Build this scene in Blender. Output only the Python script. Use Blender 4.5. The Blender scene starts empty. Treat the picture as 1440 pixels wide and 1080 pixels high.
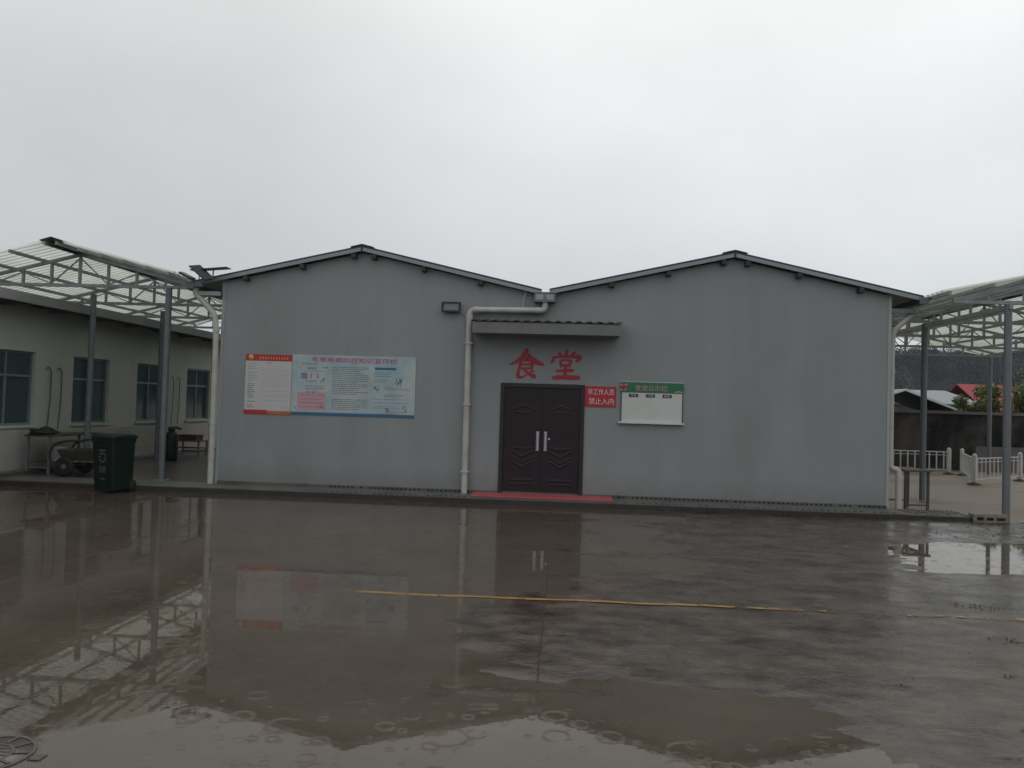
import bpy, bmesh, math, random
import numpy as np
from mathutils import Vector, Matrix
random.seed(7); RNG = np.random.default_rng(11)
R = math.radians
S = bpy.context.scene
COL = S.collection

# ------------------------------------------------------------------ camera
yaw, pitch, roll = R(-3.9), math.atan(31/1081), 0.030
f = Vector((math.sin(yaw)*math.cos(pitch), math.cos(yaw)*math.cos(pitch), math.sin(pitch)))
r0 = Vector((math.cos(yaw), -math.sin(yaw), 0)); u0 = r0.cross(f)
r = r0*math.cos(roll) + u0*math.sin(roll); u = r.cross(f)
cd = bpy.data.cameras.new('camera'); cam = bpy.data.objects.new('camera', cd); COL.objects.link(cam)
M = Matrix((r, u, -f)).transposed().to_4x4(); M.translation = (0, -14.4, 1.75)
cam.matrix_world = M
cd.sensor_width = 36; cd.lens = 36*1081/1440; cd.clip_start = .05; cd.clip_end = 6000
S.camera = cam

# ------------------------------------------------------------------ world: overcast sky over a Nishita base
SUN_EL, SUN_AZ = R(60), R(20)          # sun hidden by cloud, high behind the canteen and to the right
w = bpy.data.worlds.new('World'); S.world = w; w.use_nodes = True
nt = w.node_tree; N = nt.nodes; L = nt.links; N.clear()
out = N.new('ShaderNodeOutputWorld'); bg = N.new('ShaderNodeBackground'); bg.inputs['Strength'].default_value = .1
sky = N.new('ShaderNodeTexSky'); sky.sky_type = 'NISHITA'; sky.sun_disc = False
sky.sun_elevation = SUN_EL; sky.sun_rotation = SUN_AZ; sky.dust_density = 4; sky.air_density = 1.2
tc = N.new('ShaderNodeTexCoord'); sep = N.new('ShaderNodeSeparateXYZ'); L.new(tc.outputs['Generated'], sep.inputs[0])
ramp = N.new('ShaderNodeValToRGB')      # cloud deck: CIE-like, brighter towards the zenith
e = ramp.color_ramp.elements
e[0].position = 0.0; e[0].color = (.52, .54, .57, 1)
e[1].position = 1.0; e[1].color = (1.0, 1.0, .99, 1)
x = e.new(.12); x.color = (.575, .60, .62, 1)
x = e.new(.45); x.color = (.715, .728, .722, 1)
L.new(sep.outputs['Z'], ramp.inputs['Fac'])
mp = N.new('ShaderNodeMapping'); mp.inputs['Scale'].default_value = (1.5, 1.5, 2.4); mp.inputs['Location'].default_value = (.9, 2.3, .4); L.new(tc.outputs['Generated'], mp.inputs[0])
nz = N.new('ShaderNodeTexNoise'); nz.inputs['Scale'].default_value = 1.9; nz.inputs['Detail'].default_value = 5; nz.inputs['Roughness'].default_value = .5
L.new(mp.outputs[0], nz.inputs['Vector'])
mr = N.new('ShaderNodeMapRange'); mr.inputs['From Min'].default_value = .3; mr.inputs['From Max'].default_value = .7
mr.inputs['To Min'].default_value = 10*.955; mr.inputs['To Max'].default_value = 10*1.07
L.new(nz.outputs['Fac'], mr.inputs['Value'])
sc_ = N.new('ShaderNodeVectorMath'); sc_.operation = 'SCALE'; L.new(ramp.outputs['Color'], sc_.inputs[0]); L.new(mr.outputs[0], sc_.inputs['Scale'])
mx = N.new('ShaderNodeMix'); mx.data_type = 'RGBA'; mx.inputs['Factor'].default_value = .96
# broad pale glow where the sun stands behind the cloud deck
dt = N.new('ShaderNodeVectorMath'); dt.operation = 'DOT_PRODUCT'; L.new(tc.outputs['Generated'], dt.inputs[0])
dt.inputs[1].default_value = (math.sin(R(32))*math.cos(R(36)), math.cos(R(32))*math.cos(R(36)), math.sin(R(36)))
gl_ = N.new('ShaderNodeMapRange'); gl_.interpolation_type = 'SMOOTHSTEP'; gl_.inputs['From Min'].default_value = .55; gl_.inputs['From Max'].default_value = 1.0; gl_.inputs['To Min'].default_value = 1.0; gl_.inputs['To Max'].default_value = 1.33
L.new(dt.outputs['Value'], gl_.inputs['Value'])
sg_ = N.new('ShaderNodeVectorMath'); sg_.operation = 'SCALE'; L.new(sc_.outputs[0], sg_.inputs[0]); L.new(gl_.outputs[0], sg_.inputs['Scale'])
L.new(sky.outputs[0], mx.inputs['A']); L.new(sg_.outputs[0], mx.inputs['B'])
L.new(mx.outputs['Result'], bg.inputs['Color']); L.new(bg.outputs[0], out.inputs['Surface'])

sd = bpy.data.lights.new('sun', 'SUN'); sd.energy = .5; sd.angle = R(40); sd.color = (1, .98, .95)
so = bpy.data.objects.new('sun', sd); COL.objects.link(so)
sdir = Vector((math.sin(SUN_AZ)*math.cos(SUN_EL), math.cos(SUN_AZ)*math.cos(SUN_EL), math.sin(SUN_EL)))
so.rotation_euler = sdir.to_track_quat('Z', 'Y').to_euler(); so.location = (0, -20, 40)

vs = S.view_settings; S.display_settings.display_device = 'sRGB'
vs.view_transform = 'Standard'; vs.look = 'None'; vs.exposure = 0; vs.gamma = 1; vs.use_curve_mapping = False
S.cycles.use_denoising = True; S.cycles.max_bounces = 8; S.cycles.caustics_reflective = False; S.cycles.caustics_refractive = False

# ------------------------------------------------------------------ materials
def newmat(name):
    m = bpy.data.materials.new(name); m.use_nodes = True
    t = m.node_tree; t.nodes.clear()
    o = t.nodes.new('ShaderNodeOutputMaterial')
    return m, t, o
def mat(name, col, rough=.6, var=.12, scale=3., bump=0., bscale=40., metal=0., stretch=(1, 1, 1), col2=None, fac2=(.55, .7), spec=.5):
    """plain surface: base colour with two noise scales of wear, optional second stain colour, fine bump"""
    m, t, o = newmat(name); n, l = t.nodes, t.links
    p = n.new('ShaderNodeBsdfPrincipled'); l.new(p.outputs[0], o.inputs[0])
    p.inputs['Roughness'].default_value = rough; p.inputs['Metallic'].default_value = metal
    p.inputs['Specular IOR Level'].default_value = spec
    g = n.new('ShaderNodeNewGeometry'); mpn = n.new('ShaderNodeMapping'); mpn.inputs['Scale'].default_value = stretch
    l.new(g.outputs['Position'], mpn.inputs[0])
    a = n.new('ShaderNodeTexNoise'); a.inputs['Scale'].default_value = scale; a.inputs['Detail'].default_value = 6; a.inputs['Roughness'].default_value = .6
    l.new(mpn.outputs[0], a.inputs['Vector'])
    rg = n.new('ShaderNodeMapRange'); rg.inputs['From Min'].default_value = .25; rg.inputs['From Max'].default_value = .75
    rg.inputs['To Min'].default_value = 1-var; rg.inputs['To Max'].default_value = 1+var
    l.new(a.outputs['Fac'], rg.inputs['Value'])
    base = n.new('ShaderNodeRGB'); base.outputs[0].default_value = (*col, 1)
    src = base.outputs[0]
    if col2:
        b = n.new('ShaderNodeTexNoise'); b.inputs['Scale'].default_value = scale*.6; b.inputs['Detail'].default_value = 8; b.inputs['Roughness'].default_value = .65
        l.new(mpn.outputs[0], b.inputs['Vector'])
        q = n.new('ShaderNodeMapRange'); q.inputs['From Min'].default_value = fac2[0]; q.inputs['From Max'].default_value = fac2[1]; l.new(b.outputs['Fac'], q.inputs['Value'])
        mm = n.new('ShaderNodeMix'); mm.data_type = 'RGBA'; l.new(q.outputs[0], mm.inputs['Factor']); l.new(src, mm.inputs['A']); mm.inputs['B'].default_value = (*col2, 1)
        src = mm.outputs['Result']
    s = n.new('ShaderNodeVectorMath'); s.operation = 'SCALE'; l.new(src, s.inputs[0]); l.new(rg.outputs[0], s.inputs['Scale'])
    l.new(s.outputs[0], p.inputs['Base Color'])
    if bump:
        c = n.new('ShaderNodeTexNoise'); c.inputs['Scale'].default_value = bscale; c.inputs['Detail'].default_value = 4; l.new(g.outputs['Position'], c.inputs['Vector'])
        bp = n.new('ShaderNodeBump'); bp.inputs['Strength'].default_value = bump; bp.inputs['Distance'].default_value = .01
        l.new(c.outputs['Fac'], bp.inputs['Height']); l.new(bp.outputs[0], p.inputs['Normal'])
    return m
m_wall = mat('grey_panel_paint', (.272, .290, .295), .55, .07, .8, .05, 60, col2=(.232, .248, .238), fac2=(.5, .8), stretch=(1, 1, .45))
def weather_facade(m):
    # rain streaks down the sheet, splash dirt along the foot, as the real wall has; a faint wave in the sheets
    t = m.node_tree; n, l = t.nodes, t.links; p = next(q for q in n if q.type == 'BSDF_PRINCIPLED'); src = p.inputs['Base Color'].links[0].from_socket
    g = n.new('ShaderNodeNewGeometry'); mpn = n.new('ShaderNodeMapping'); mpn.inputs['Scale'].default_value = (3.1, 1, .22); l.new(g.outputs['Position'], mpn.inputs[0])
    a = n.new('ShaderNodeTexNoise'); a.inputs['Scale'].default_value = 1.0; a.inputs['Detail'].default_value = 7; a.inputs['Roughness'].default_value = .62; l.new(mpn.outputs[0], a.inputs['Vector'])
    r_ = n.new('ShaderNodeMapRange'); r_.inputs['From Min'].default_value = .32; r_.inputs['From Max'].default_value = .66; r_.inputs['To Min'].default_value = .955; r_.inputs['To Max'].default_value = 1.02; l.new(a.outputs['Fac'], r_.inputs['Value'])
    s1 = n.new('ShaderNodeVectorMath'); s1.operation = 'SCALE'; l.new(src, s1.inputs[0]); l.new(r_.outputs[0], s1.inputs['Scale'])
    sx = n.new('ShaderNodeSeparateXYZ'); l.new(g.outputs['Position'], sx.inputs[0])
    b = n.new('ShaderNodeTexNoise'); b.inputs['Scale'].default_value = 6; b.inputs['Detail'].default_value = 8; b.inputs['Roughness'].default_value = .7; l.new(g.outputs['Position'], b.inputs['Vector'])
    k = n.new('ShaderNodeMath'); k.operation = 'MULTIPLY_ADD'; k.inputs[1].default_value = .55; l.new(b.outputs['Fac'], k.inputs[0]); k2 = n.new('ShaderNodeMath'); k2.operation = 'MULTIPLY'; k2.inputs[1].default_value = -1; l.new(sx.outputs['Z'], k2.inputs[0]); l.new(k2.outputs[0], k.inputs[2])
    f_ = n.new('ShaderNodeMapRange'); f_.inputs['From Min'].default_value = -.28; f_.inputs['From Max'].default_value = .14; f_.inputs['To Max'].default_value = .45; l.new(k.outputs[0], f_.inputs['Value'])
    mm = n.new('ShaderNodeMix'); mm.data_type = 'RGBA'; l.new(f_.outputs[0], mm.inputs['Factor']); l.new(s1.outputs[0], mm.inputs['A']); mm.inputs['B'].default_value = (.150, .150, .132, 1)
    l.new(mm.outputs['Result'], p.inputs['Base Color'])
    w_ = n.new('ShaderNodeTexNoise'); w_.inputs['Scale'].default_value = .9; w_.inputs['Detail'].default_value = 2; l.new(mpn.outputs[0], w_.inputs['Vector'])
    bp = n.new('ShaderNodeBump'); bp.inputs['Strength'].default_value = .12; bp.inputs['Distance'].default_value = .02; l.new(w_.outputs['Fac'], bp.inputs['Height'])
    old = p.inputs['Normal'].links[0].from_node if p.inputs['Normal'].links else None
    if old: l.new(old.outputs[0], bp.inputs['Normal'])
    l.new(bp.outputs[0], p.inputs['Normal'])
weather_facade(m_wall)
m_trim = mat('pale_grey_trim', (.36, .375, .38), .45, .08, 3)
m_rake = mat('roof_edge_trim', (.30, .31, .33), .4, .08, 3)
m_blue = mat('blue_roof_steel', (.022, .033, .075), .35, .15, 2)
m_dark = mat('dark_steel', (.025, .027, .03), .5, .2, 6)
m_gut = mat('gutter_steel', (.17, .185, .19), .4, .2, 3, metal=.3)
m_pvc = mat('white_pvc', (.50, .49, .455), .35, .10, 4, col2=(.38, .36, .31), fac2=(.5, .75))
m_steel = mat('galvanised_steel', (.27, .28, .285), .45, .22, 5, metal=.25, col2=(.13, .11, .09), fac2=(.62, .8))
m_steel_d = mat('grey_painted_steel', (.15, .16, .165), .5, .25, 5, col2=(.10, .075, .055), fac2=(.62, .8))
m_post = mat('grey_post_paint', (.15, .165, .175), .35, .15, 5)
m_door = mat('door_enamel', (.021, .012, .017), .38, .12, 6, spec=.32)
m_doorf = mat('door_frame_enamel', (.016, .013, .016), .4, .1, 6)
m_chrome = mat('brushed_handle', (.55, .55, .58), .35, .05, 30, metal=.8)
m_red = mat('red_wall_paint', (.36, .022, .038), .5, .2, 14, col2=(.24, .10, .11), fac2=(.58, .78))
m_signred = mat('red_sign_sheet', (.46, .022, .040), .4, .06, 5)
m_white = mat('white_print', (.66, .66, .67), .5, .05, 9)
m_board = mat('white_board_sheet', (.60, .61, .59), .35, .05, 4)
m_boardgreen = mat('green_board_header', (.020, .16, .085), .4, .1, 6)
m_greendark = mat('dark_green_tab', (.008, .045, .03), .4, .1, 6)
m_pink = mat('pink_print', (.62, .25, .27), .5, .05, 9)
m_poster = mat('poster_paper', (.54, .53, .535), .45, .05, 5)
m_posterblue = mat('pale_blue_poster', (.33, .45, .50), .42, .14, 2.2, col2=(.46, .51, .51), fac2=(.42, .58))
m_headred = mat('poster_red_band', (.42, .022, .030), .42, .25, 5)
m_orange = mat('poster_orange_band', (.48, .12, .045), .42, .2, 5)
m_gold = mat('poster_gold_print', (.62, .42, .15), .45, .1, 9)
m_magenta = mat('poster_magenta_print', (.48, .03, .12), .45, .05, 9)
m_pinkpanel = mat('poster_pink_panel', (.52, .33, .37), .45, .05, 9)
m_bluepr = mat('poster_blue_print', (.03, .14, .26), .45, .08, 9)
m_ink = mat('poster_grey_print', (.17, .19, .20), .5, .1, 9)
m_inkd = mat('poster_dark_print', (.05, .055, .06), .5, .1, 9)
m_photo = mat('poster_photo_print', (.20, .235, .27), .5, .3, 22)
m_mat = mat('red_doorstep', (.40, .080, .095), .6, .2, 5, .3, 80, col2=(.24, .06, .065), fac2=(.6, .8))
m_plinth = mat('plinth_concrete', (.115, .115, .105), .5, .22, 2.5, .5, 70, col2=(.05, .05, .046), fac2=(.5, .75))
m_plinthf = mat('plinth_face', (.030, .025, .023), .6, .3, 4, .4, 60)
m_hole = mat('black_recess', (.006, .006, .006), .8, 0, 1)
m_lwall = mat('left_wall_render', (.50, .52, .45), .75, .10, .9, .1, 50, col2=(.36, .37, .325), fac2=(.5, .75), stretch=(1, 1, .4))
m_dado = mat('left_wall_dado', (.40, .38, .35), .7, .12, 1.2, .1, 50)
m_awn = mat('awning_board', (.165, .175, .168), .5, .12, 3)
m_fascia = mat('eave_fascia', (.26, .27, .26), .5, .12, 3)
m_walk = mat('walkway_concrete', (.10, .088, .078), .28, .28, 1.3, .25, 50, col2=(.06, .055, .05), fac2=(.45, .65))
m_path = mat('path_concrete', (.215, .156, .114), .5, .16, .5, .3, 45, col2=(.095, .086, .060), fac2=(.5, .62), stretch=(.5, 1, 1))
m_earth = mat('wet_earth', (.05, .046, .038), .6, .4, 1.5, .8, 12, col2=(.035, .05, .02), fac2=(.5, .62))
m_alu = mat('aluminium_frame', (.20, .26, .29), .4, .1, 6, metal=.2)
m_bin = mat('green_bin_plastic', (.0045, .012, .0105), .5, .2, 4, .1, 60, spec=.25)
m_rubber = mat('black_rubber', (.012, .012, .013), .6, .1, 8)
m_binprint = mat('pale_print', (.16, .19, .19), .5, .3, 20)
m_wood = mat('weathered_wood', (.075, .058, .045), .6, .3, 4, .3, 40)
m_woodr = mat('red_brown_board', (.19, .085, .055), .55, .3, 5)
m_fence = mat('white_fence_paint', (.60, .60, .62), .4, .10, 5, col2=(.42, .40, .38), fac2=(.55, .75))
m_base = mat('fence_foot_rust', (.07, .052, .045), .7, .3, 10)
m_bwall = mat('stained_boundary_wall', (.076, .067, .060), .85, .5, 1.3, .6, 25, stretch=(1, 1, .6), col2=(.018, .019, .0195), fac2=(.42, .58), spec=.1)
m_coping = mat('wall_coping', (.12, .115, .11), .8, .3, 2, .4, 30)
m_redroof = mat('red_sheet_roof', (.24, .014, .022), .6, .12, .8, spec=.2)
m_greyroof = mat('grey_sheet_roof', (.10, .12, .135), .45, .15, .8)
m_white2 = mat('white_barge', (.62, .64, .65), .5, .06, 2)
m_hill = mat('hill_ground', (.022, .032, .026), .9, .4, .05)
m_forest = mat('forest_leaves', (.017, .025, .024), 1., .2, .06, spec=0)
m_bark = mat('bark', (.06, .045, .035), .9, .3, 8)
m_leaf = mat('young_leaves', (.10, .135, .030), .6, .45, 2.2, col2=(.16, .14, .035), fac2=(.52, .66))
m_leaf2 = mat('dark_leaves', (.035, .062, .022), .6, .4, 2)
m_lens = mat('lamp_glass', (.20, .21, .22), .12, .1, 5)
m_solar = mat('solar_cell', (.012, .014, .022), .15, .2, 10)
m_brick = mat('pale_block', (.21, .20, .165), .8, .25, 7, .5, 50, col2=(.08, .075, .06), fac2=(.5, .65))
m_stone = mat('wet_rubble', (.06, .052, .048), .22, .5, 6, .6, 40)
m_moss = mat('moss', (.050, .052, .028), .8, .4, 9)
m_joint = mat('joint_sealant', (.036, .028, .014), .7, .4, 9, spec=.1)
m_iron = mat('cast_iron', (.048, .043, .038), .25, .25, 14, .3, 60)
m_lidconc = mat('manhole_concrete', (.085, .078, .072), .3, .2, 6, .3, 50)
m_bucket = mat('pale_plastic', (.33, .33, .31), .5, .1, 5)
m_cloth = mat('dark_cover', (.014, .015, .017), .6, .3, 6, .3, 20)
m_hose = mat('grey_pipe', (.12, .12, .11), .5, .2, 6)
m_cart = mat('cart_steel', (.05, .047, .038), .5, .3, 5, col2=(.05, .035, .025), fac2=(.5, .7))

def m_glassy(name, col, rough=.06):
    m, t, o = newmat(name); p = t.nodes.new('ShaderNodeBsdfPrincipled'); t.links.new(p.outputs[0], o.inputs[0])
    p.inputs['Base Color'].default_value = (*col, 1); p.inputs['Roughness'].default_value = rough; p.inputs['IOR'].default_value = 1.6
    g = t.nodes.new('ShaderNodeTexNoise'); g.inputs['Scale'].default_value = 1.3
    bp = t.nodes.new('ShaderNodeBump'); bp.inputs['Strength'].default_value = .04; bp.inputs['Distance'].default_value = .05
    t.links.new(g.outputs['Fac'], bp.inputs['Height']); t.links.new(bp.outputs[0], p.inputs['Normal'])
    return m
m_pane = m_glassy('dark_blue_glass', (.048, .074, .088))
m_pane2 = m_glassy('dark_green_glass', (.036, .066, .064))

def m_translucent(name, col, col2):
    m, t, o = newmat(name); n, l = t.nodes, t.links
    tr = n.new('ShaderNodeBsdfTranslucent'); df = n.new('ShaderNodeBsdfDiffuse'); tp = n.new('ShaderNodeBsdfTransparent')
    g = n.new('ShaderNodeNewGeometry'); a = n.new('ShaderNodeTexNoise'); a.inputs['Scale'].default_value = 1.1; a.inputs['Detail'].default_value = 6
    l.new(g.outputs['Position'], a.inputs['Vector'])
    cr = n.new('ShaderNodeValToRGB'); cr.color_ramp.elements[0].position = .35; cr.color_ramp.elements[1].position = .7
    cr.color_ramp.elements[0].color = (*col, 1); cr.color_ramp.elements[1].color = (*col2, 1); l.new(a.outputs['Fac'], cr.inputs[0])
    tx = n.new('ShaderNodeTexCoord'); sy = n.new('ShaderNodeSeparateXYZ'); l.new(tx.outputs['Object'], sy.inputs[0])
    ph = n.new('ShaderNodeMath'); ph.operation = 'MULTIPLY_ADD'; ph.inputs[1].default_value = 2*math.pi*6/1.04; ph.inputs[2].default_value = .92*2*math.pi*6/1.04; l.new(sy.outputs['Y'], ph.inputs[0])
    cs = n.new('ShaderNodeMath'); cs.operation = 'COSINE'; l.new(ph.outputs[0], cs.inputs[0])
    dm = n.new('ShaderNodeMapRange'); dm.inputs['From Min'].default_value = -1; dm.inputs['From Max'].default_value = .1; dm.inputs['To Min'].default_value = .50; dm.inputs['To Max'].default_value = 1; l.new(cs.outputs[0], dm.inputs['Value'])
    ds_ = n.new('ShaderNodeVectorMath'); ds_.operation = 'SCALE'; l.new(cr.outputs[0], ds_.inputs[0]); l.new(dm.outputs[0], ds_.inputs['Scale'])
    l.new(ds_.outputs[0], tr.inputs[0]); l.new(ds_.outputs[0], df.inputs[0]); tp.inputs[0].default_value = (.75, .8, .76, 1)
    m1 = n.new('ShaderNodeMixShader'); m1.inputs[0].default_value = .3; l.new(tr.outputs[0], m1.inputs[1]); l.new(df.outputs[0], m1.inputs[2])
    m2 = n.new('ShaderNodeMixShader'); m2.inputs[0].default_value = .22; l.new(m1.outputs[0], m2.inputs[1]); l.new(tp.outputs[0], m2.inputs[2])
    l.new(m2.outputs[0], o.inputs[0]); return m
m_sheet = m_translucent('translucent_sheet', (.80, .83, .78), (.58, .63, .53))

def m_ground():
    m, t, o = newmat('wet_yard_concrete'); n, l = t.nodes, t.links
    p = n.new('ShaderNodeBsdfPrincipled'); l.new(p.outputs[0], o.inputs[0]); p.inputs['IOR'].default_value = 1.36
    g = n.new('ShaderNodeNewGeometry')
    def noise(sc, det, stretch=(1, 1, 1), ro=.6):
        mpn = n.new('ShaderNodeMapping'); mpn.inputs['Scale'].default_value = stretch; l.new(g.outputs['Position'], mpn.inputs[0])
        a = n.new('ShaderNodeTexNoise'); a.inputs['Scale'].default_value = sc; a.inputs['Detail'].default_value = det; a.inputs['Roughness'].default_value = ro
        l.new(mpn.outputs[0], a.inputs['Vector']); return a.outputs['Fac']
    cr = n.new('ShaderNodeValToRGB'); el = cr.color_ramp.elements
    el[0].position = .36; el[0].color = (.016, .012, .010, 1); el[1].position = .66; el[1].color = (.090, .070, .056, 1)
    x = el.new(.5); x.color = (.050, .040, .032, 1)
    l.new(noise(2.0, 10, (.8, 1.5, 1), .72), cr.inputs[0])
    sp = n.new('ShaderNodeMapRange'); sp.inputs['From Min'].default_value = .62; sp.inputs['From Max'].default_value = .75; sp.inputs['To Min'].default_value = 1; sp.inputs['To Max'].default_value = .55
    l.new(noise(38, 3), sp.inputs['Value'])
    s = n.new('ShaderNodeVectorMath'); s.operation = 'SCALE'; l.new(cr.outputs[0], s.inputs[0]); l.new(sp.outputs[0], s.inputs['Scale']); l.new(s.outputs[0], p.inputs['Base Color'])
    rr = n.new('ShaderNodeMapRange'); rr.inputs['From Min'].default_value = .35; rr.inputs['From Max'].default_value = .68; rr.inputs['To Min'].default_value = .10; rr.inputs['To Max'].default_value = .42
    l.new(noise(2.6, 8), rr.inputs['Value']); l.new(rr.outputs[0], p.inputs['Roughness'])
    b1 = n.new('ShaderNodeBump'); b1.inputs['Strength'].default_value = .35; b1.inputs['Distance'].default_value = .006
    l.new(noise(30, 6), b1.inputs['Height'])
    b2 = n.new('ShaderNodeBump'); b2.inputs['Strength'].default_value = .35; b2.inputs['Distance'].default_value = .02
    l.new(noise(5, 5), b2.inputs['Height']); l.new(b1.outputs[0], b2.inputs['Normal'])
    l.new(b2.outputs[0], p.inputs['Normal']); return m
m_yard = m_ground()

def m_rainwater():
    m, t, o = newmat('rain_water'); n, l = t.nodes, t.links
    tp = n.new('ShaderNodeBsdfTransparent'); tp.inputs[0].default_value = (.78, .72, .66, 1)
    gl = n.new('ShaderNodeBsdfGlossy'); gl.inputs['Roughness'].default_value = .012; gl.inputs['Color'].default_value = (.95, .93, .90, 1)
    fr = n.new('ShaderNodeFresnel'); fr.inputs['IOR'].default_value = 1.33
    mixs = n.new('ShaderNodeMixShader'); l.new(fr.outputs[0], mixs.inputs[0])
    mud = n.new('ShaderNodeBsdfDiffuse'); mud.inputs['Color'].default_value = (.126, .104, .084, 1); mm_ = n.new('ShaderNodeMixShader'); silt = n.new('ShaderNodeTexNoise'); silt.inputs['Scale'].default_value = .8; silt.inputs['Detail'].default_value = 9; silt.inputs['Roughness'].default_value = .68   # silt carried in the water
    g0 = n.new('ShaderNodeNewGeometry'); l.new(g0.outputs['Position'], silt.inputs['Vector']); sr = n.new('ShaderNodeMapRange'); sr.inputs['From Min'].default_value = .35; sr.inputs['From Max'].default_value = .65; sr.inputs['To Min'].default_value = .40; sr.inputs['To Max'].default_value = .62
    l.new(silt.outputs['Fac'], sr.inputs['Value']); l.new(sr.outputs[0], mm_.inputs[0])
    l.new(tp.outputs[0], mm_.inputs[1]); l.new(mud.outputs[0], mm_.inputs[2]); l.new(mm_.outputs[0], mixs.inputs[1]); l.new(gl.outputs[0], mixs.inputs[2]); l.new(mixs.outputs[0], o.inputs[0])
    g = n.new('ShaderNodeNewGeometry')
    def M_(op, a, b=None):
        q = n.new('ShaderNodeMath'); q.operation = op
        for i, v in enumerate((a, b)):
            if v is None: continue
            if isinstance(v, (int, float)): q.inputs[i].default_value = v
            else: l.new(v, q.inputs[i])
        return q.outputs[0]
    total = None
    # rings left by rain drops: each Voronoi cell holds at most one ring of its own radius
    for scale, off, wl, amp, keep in ((2.4, 0, .015, .8, .36), (3.5, 5.3, .013, .9, .42), (5.2, 11.7, .010, .8, .42), (8.5, 3.1, .007, .7, .36)):
        mpn = n.new('ShaderNodeMapping'); mpn.inputs['Location'].default_value = (off, off*.7, 0); mpn.inputs['Scale'].default_value = (1, 1, 0); l.new(g.outputs['Position'], mpn.inputs[0])
        v = n.new('ShaderNodeTexVoronoi'); v.voronoi_dimensions = '2D'; v.inputs['Scale'].default_value = scale; v.inputs['Randomness'].default_value = .75
        l.new(mpn.outputs[0], v.inputs['Vector'])
        d = M_('DIVIDE', v.outputs['Distance'], scale)                   # metres from the drop
        sc3 = n.new('ShaderNodeSeparateColor'); l.new(v.outputs['Color'], sc3.inputs[0])
        rad = M_('MULTIPLY', M_('ADD', M_('MULTIPLY', sc3.outputs[0], .75), .2), .31/scale)
        x = M_('SUBTRACT', d, rad)
        env = M_('POWER', 2.718, M_('MULTIPLY', M_('POWER', M_('DIVIDE', x, wl*.8), 2.0), -1.0))
        on = M_('LESS_THAN', sc3.outputs[1], keep)
        wv = M_('MULTIPLY', M_('MULTIPLY', M_('COSINE', M_('MULTIPLY', x, 6.283/wl)), env), M_('MULTIPLY', on, amp*wl/.031))
        total = wv if total is None else M_('ADD', total, wv)
    # rain falls in gusts: rings are stronger in some patches
    pn = n.new('ShaderNodeTexNoise'); pn.inputs['Scale'].default_value = .55; pn.inputs['Detail'].default_value = 3; l.new(g.outputs['Position'], pn.inputs['Vector'])
    pr = n.new('ShaderNodeMapRange'); pr.inputs['From Min'].default_value = .42; pr.inputs['From Max'].default_value = .62; pr.inputs['To Min'].default_value = .15; l.new(pn.outputs['Fac'], pr.inputs['Value'])
    bn_ = n.new('ShaderNodeTexNoise'); bn_.inputs['Scale'].default_value = 7; bn_.inputs['Detail'].default_value = 2; l.new(g.outputs['Position'], bn_.inputs['Vector'])
    br_ = n.new('ShaderNodeMapRange'); br_.inputs['From Min'].default_value = .38; br_.inputs['From Max'].default_value = .54; l.new(bn_.outputs['Fac'], br_.inputs['Value'])
    total = M_('MULTIPLY', total, M_('MULTIPLY', pr.outputs[0], br_.outputs[0]))
    sw = n.new('ShaderNodeTexNoise'); sw.inputs['Scale'].default_value = 9; sw.inputs['Detail'].default_value = 4; l.new(g.outputs['Position'], sw.inputs['Vector'])
    total = M_('ADD', total, M_('MULTIPLY', sw.outputs['Fac'], .22))
    bp = n.new('ShaderNodeBump'); bp.inputs['Strength'].default_value = 1; bp.inputs['Distance'].default_value = .00085
    l.new(total, bp.inputs['Height']); l.new(bp.outputs[0], gl.inputs['Normal']); l.new(bp.outputs[0], fr.inputs['Normal'])
    return m
m_water = m_rainwater()

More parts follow.
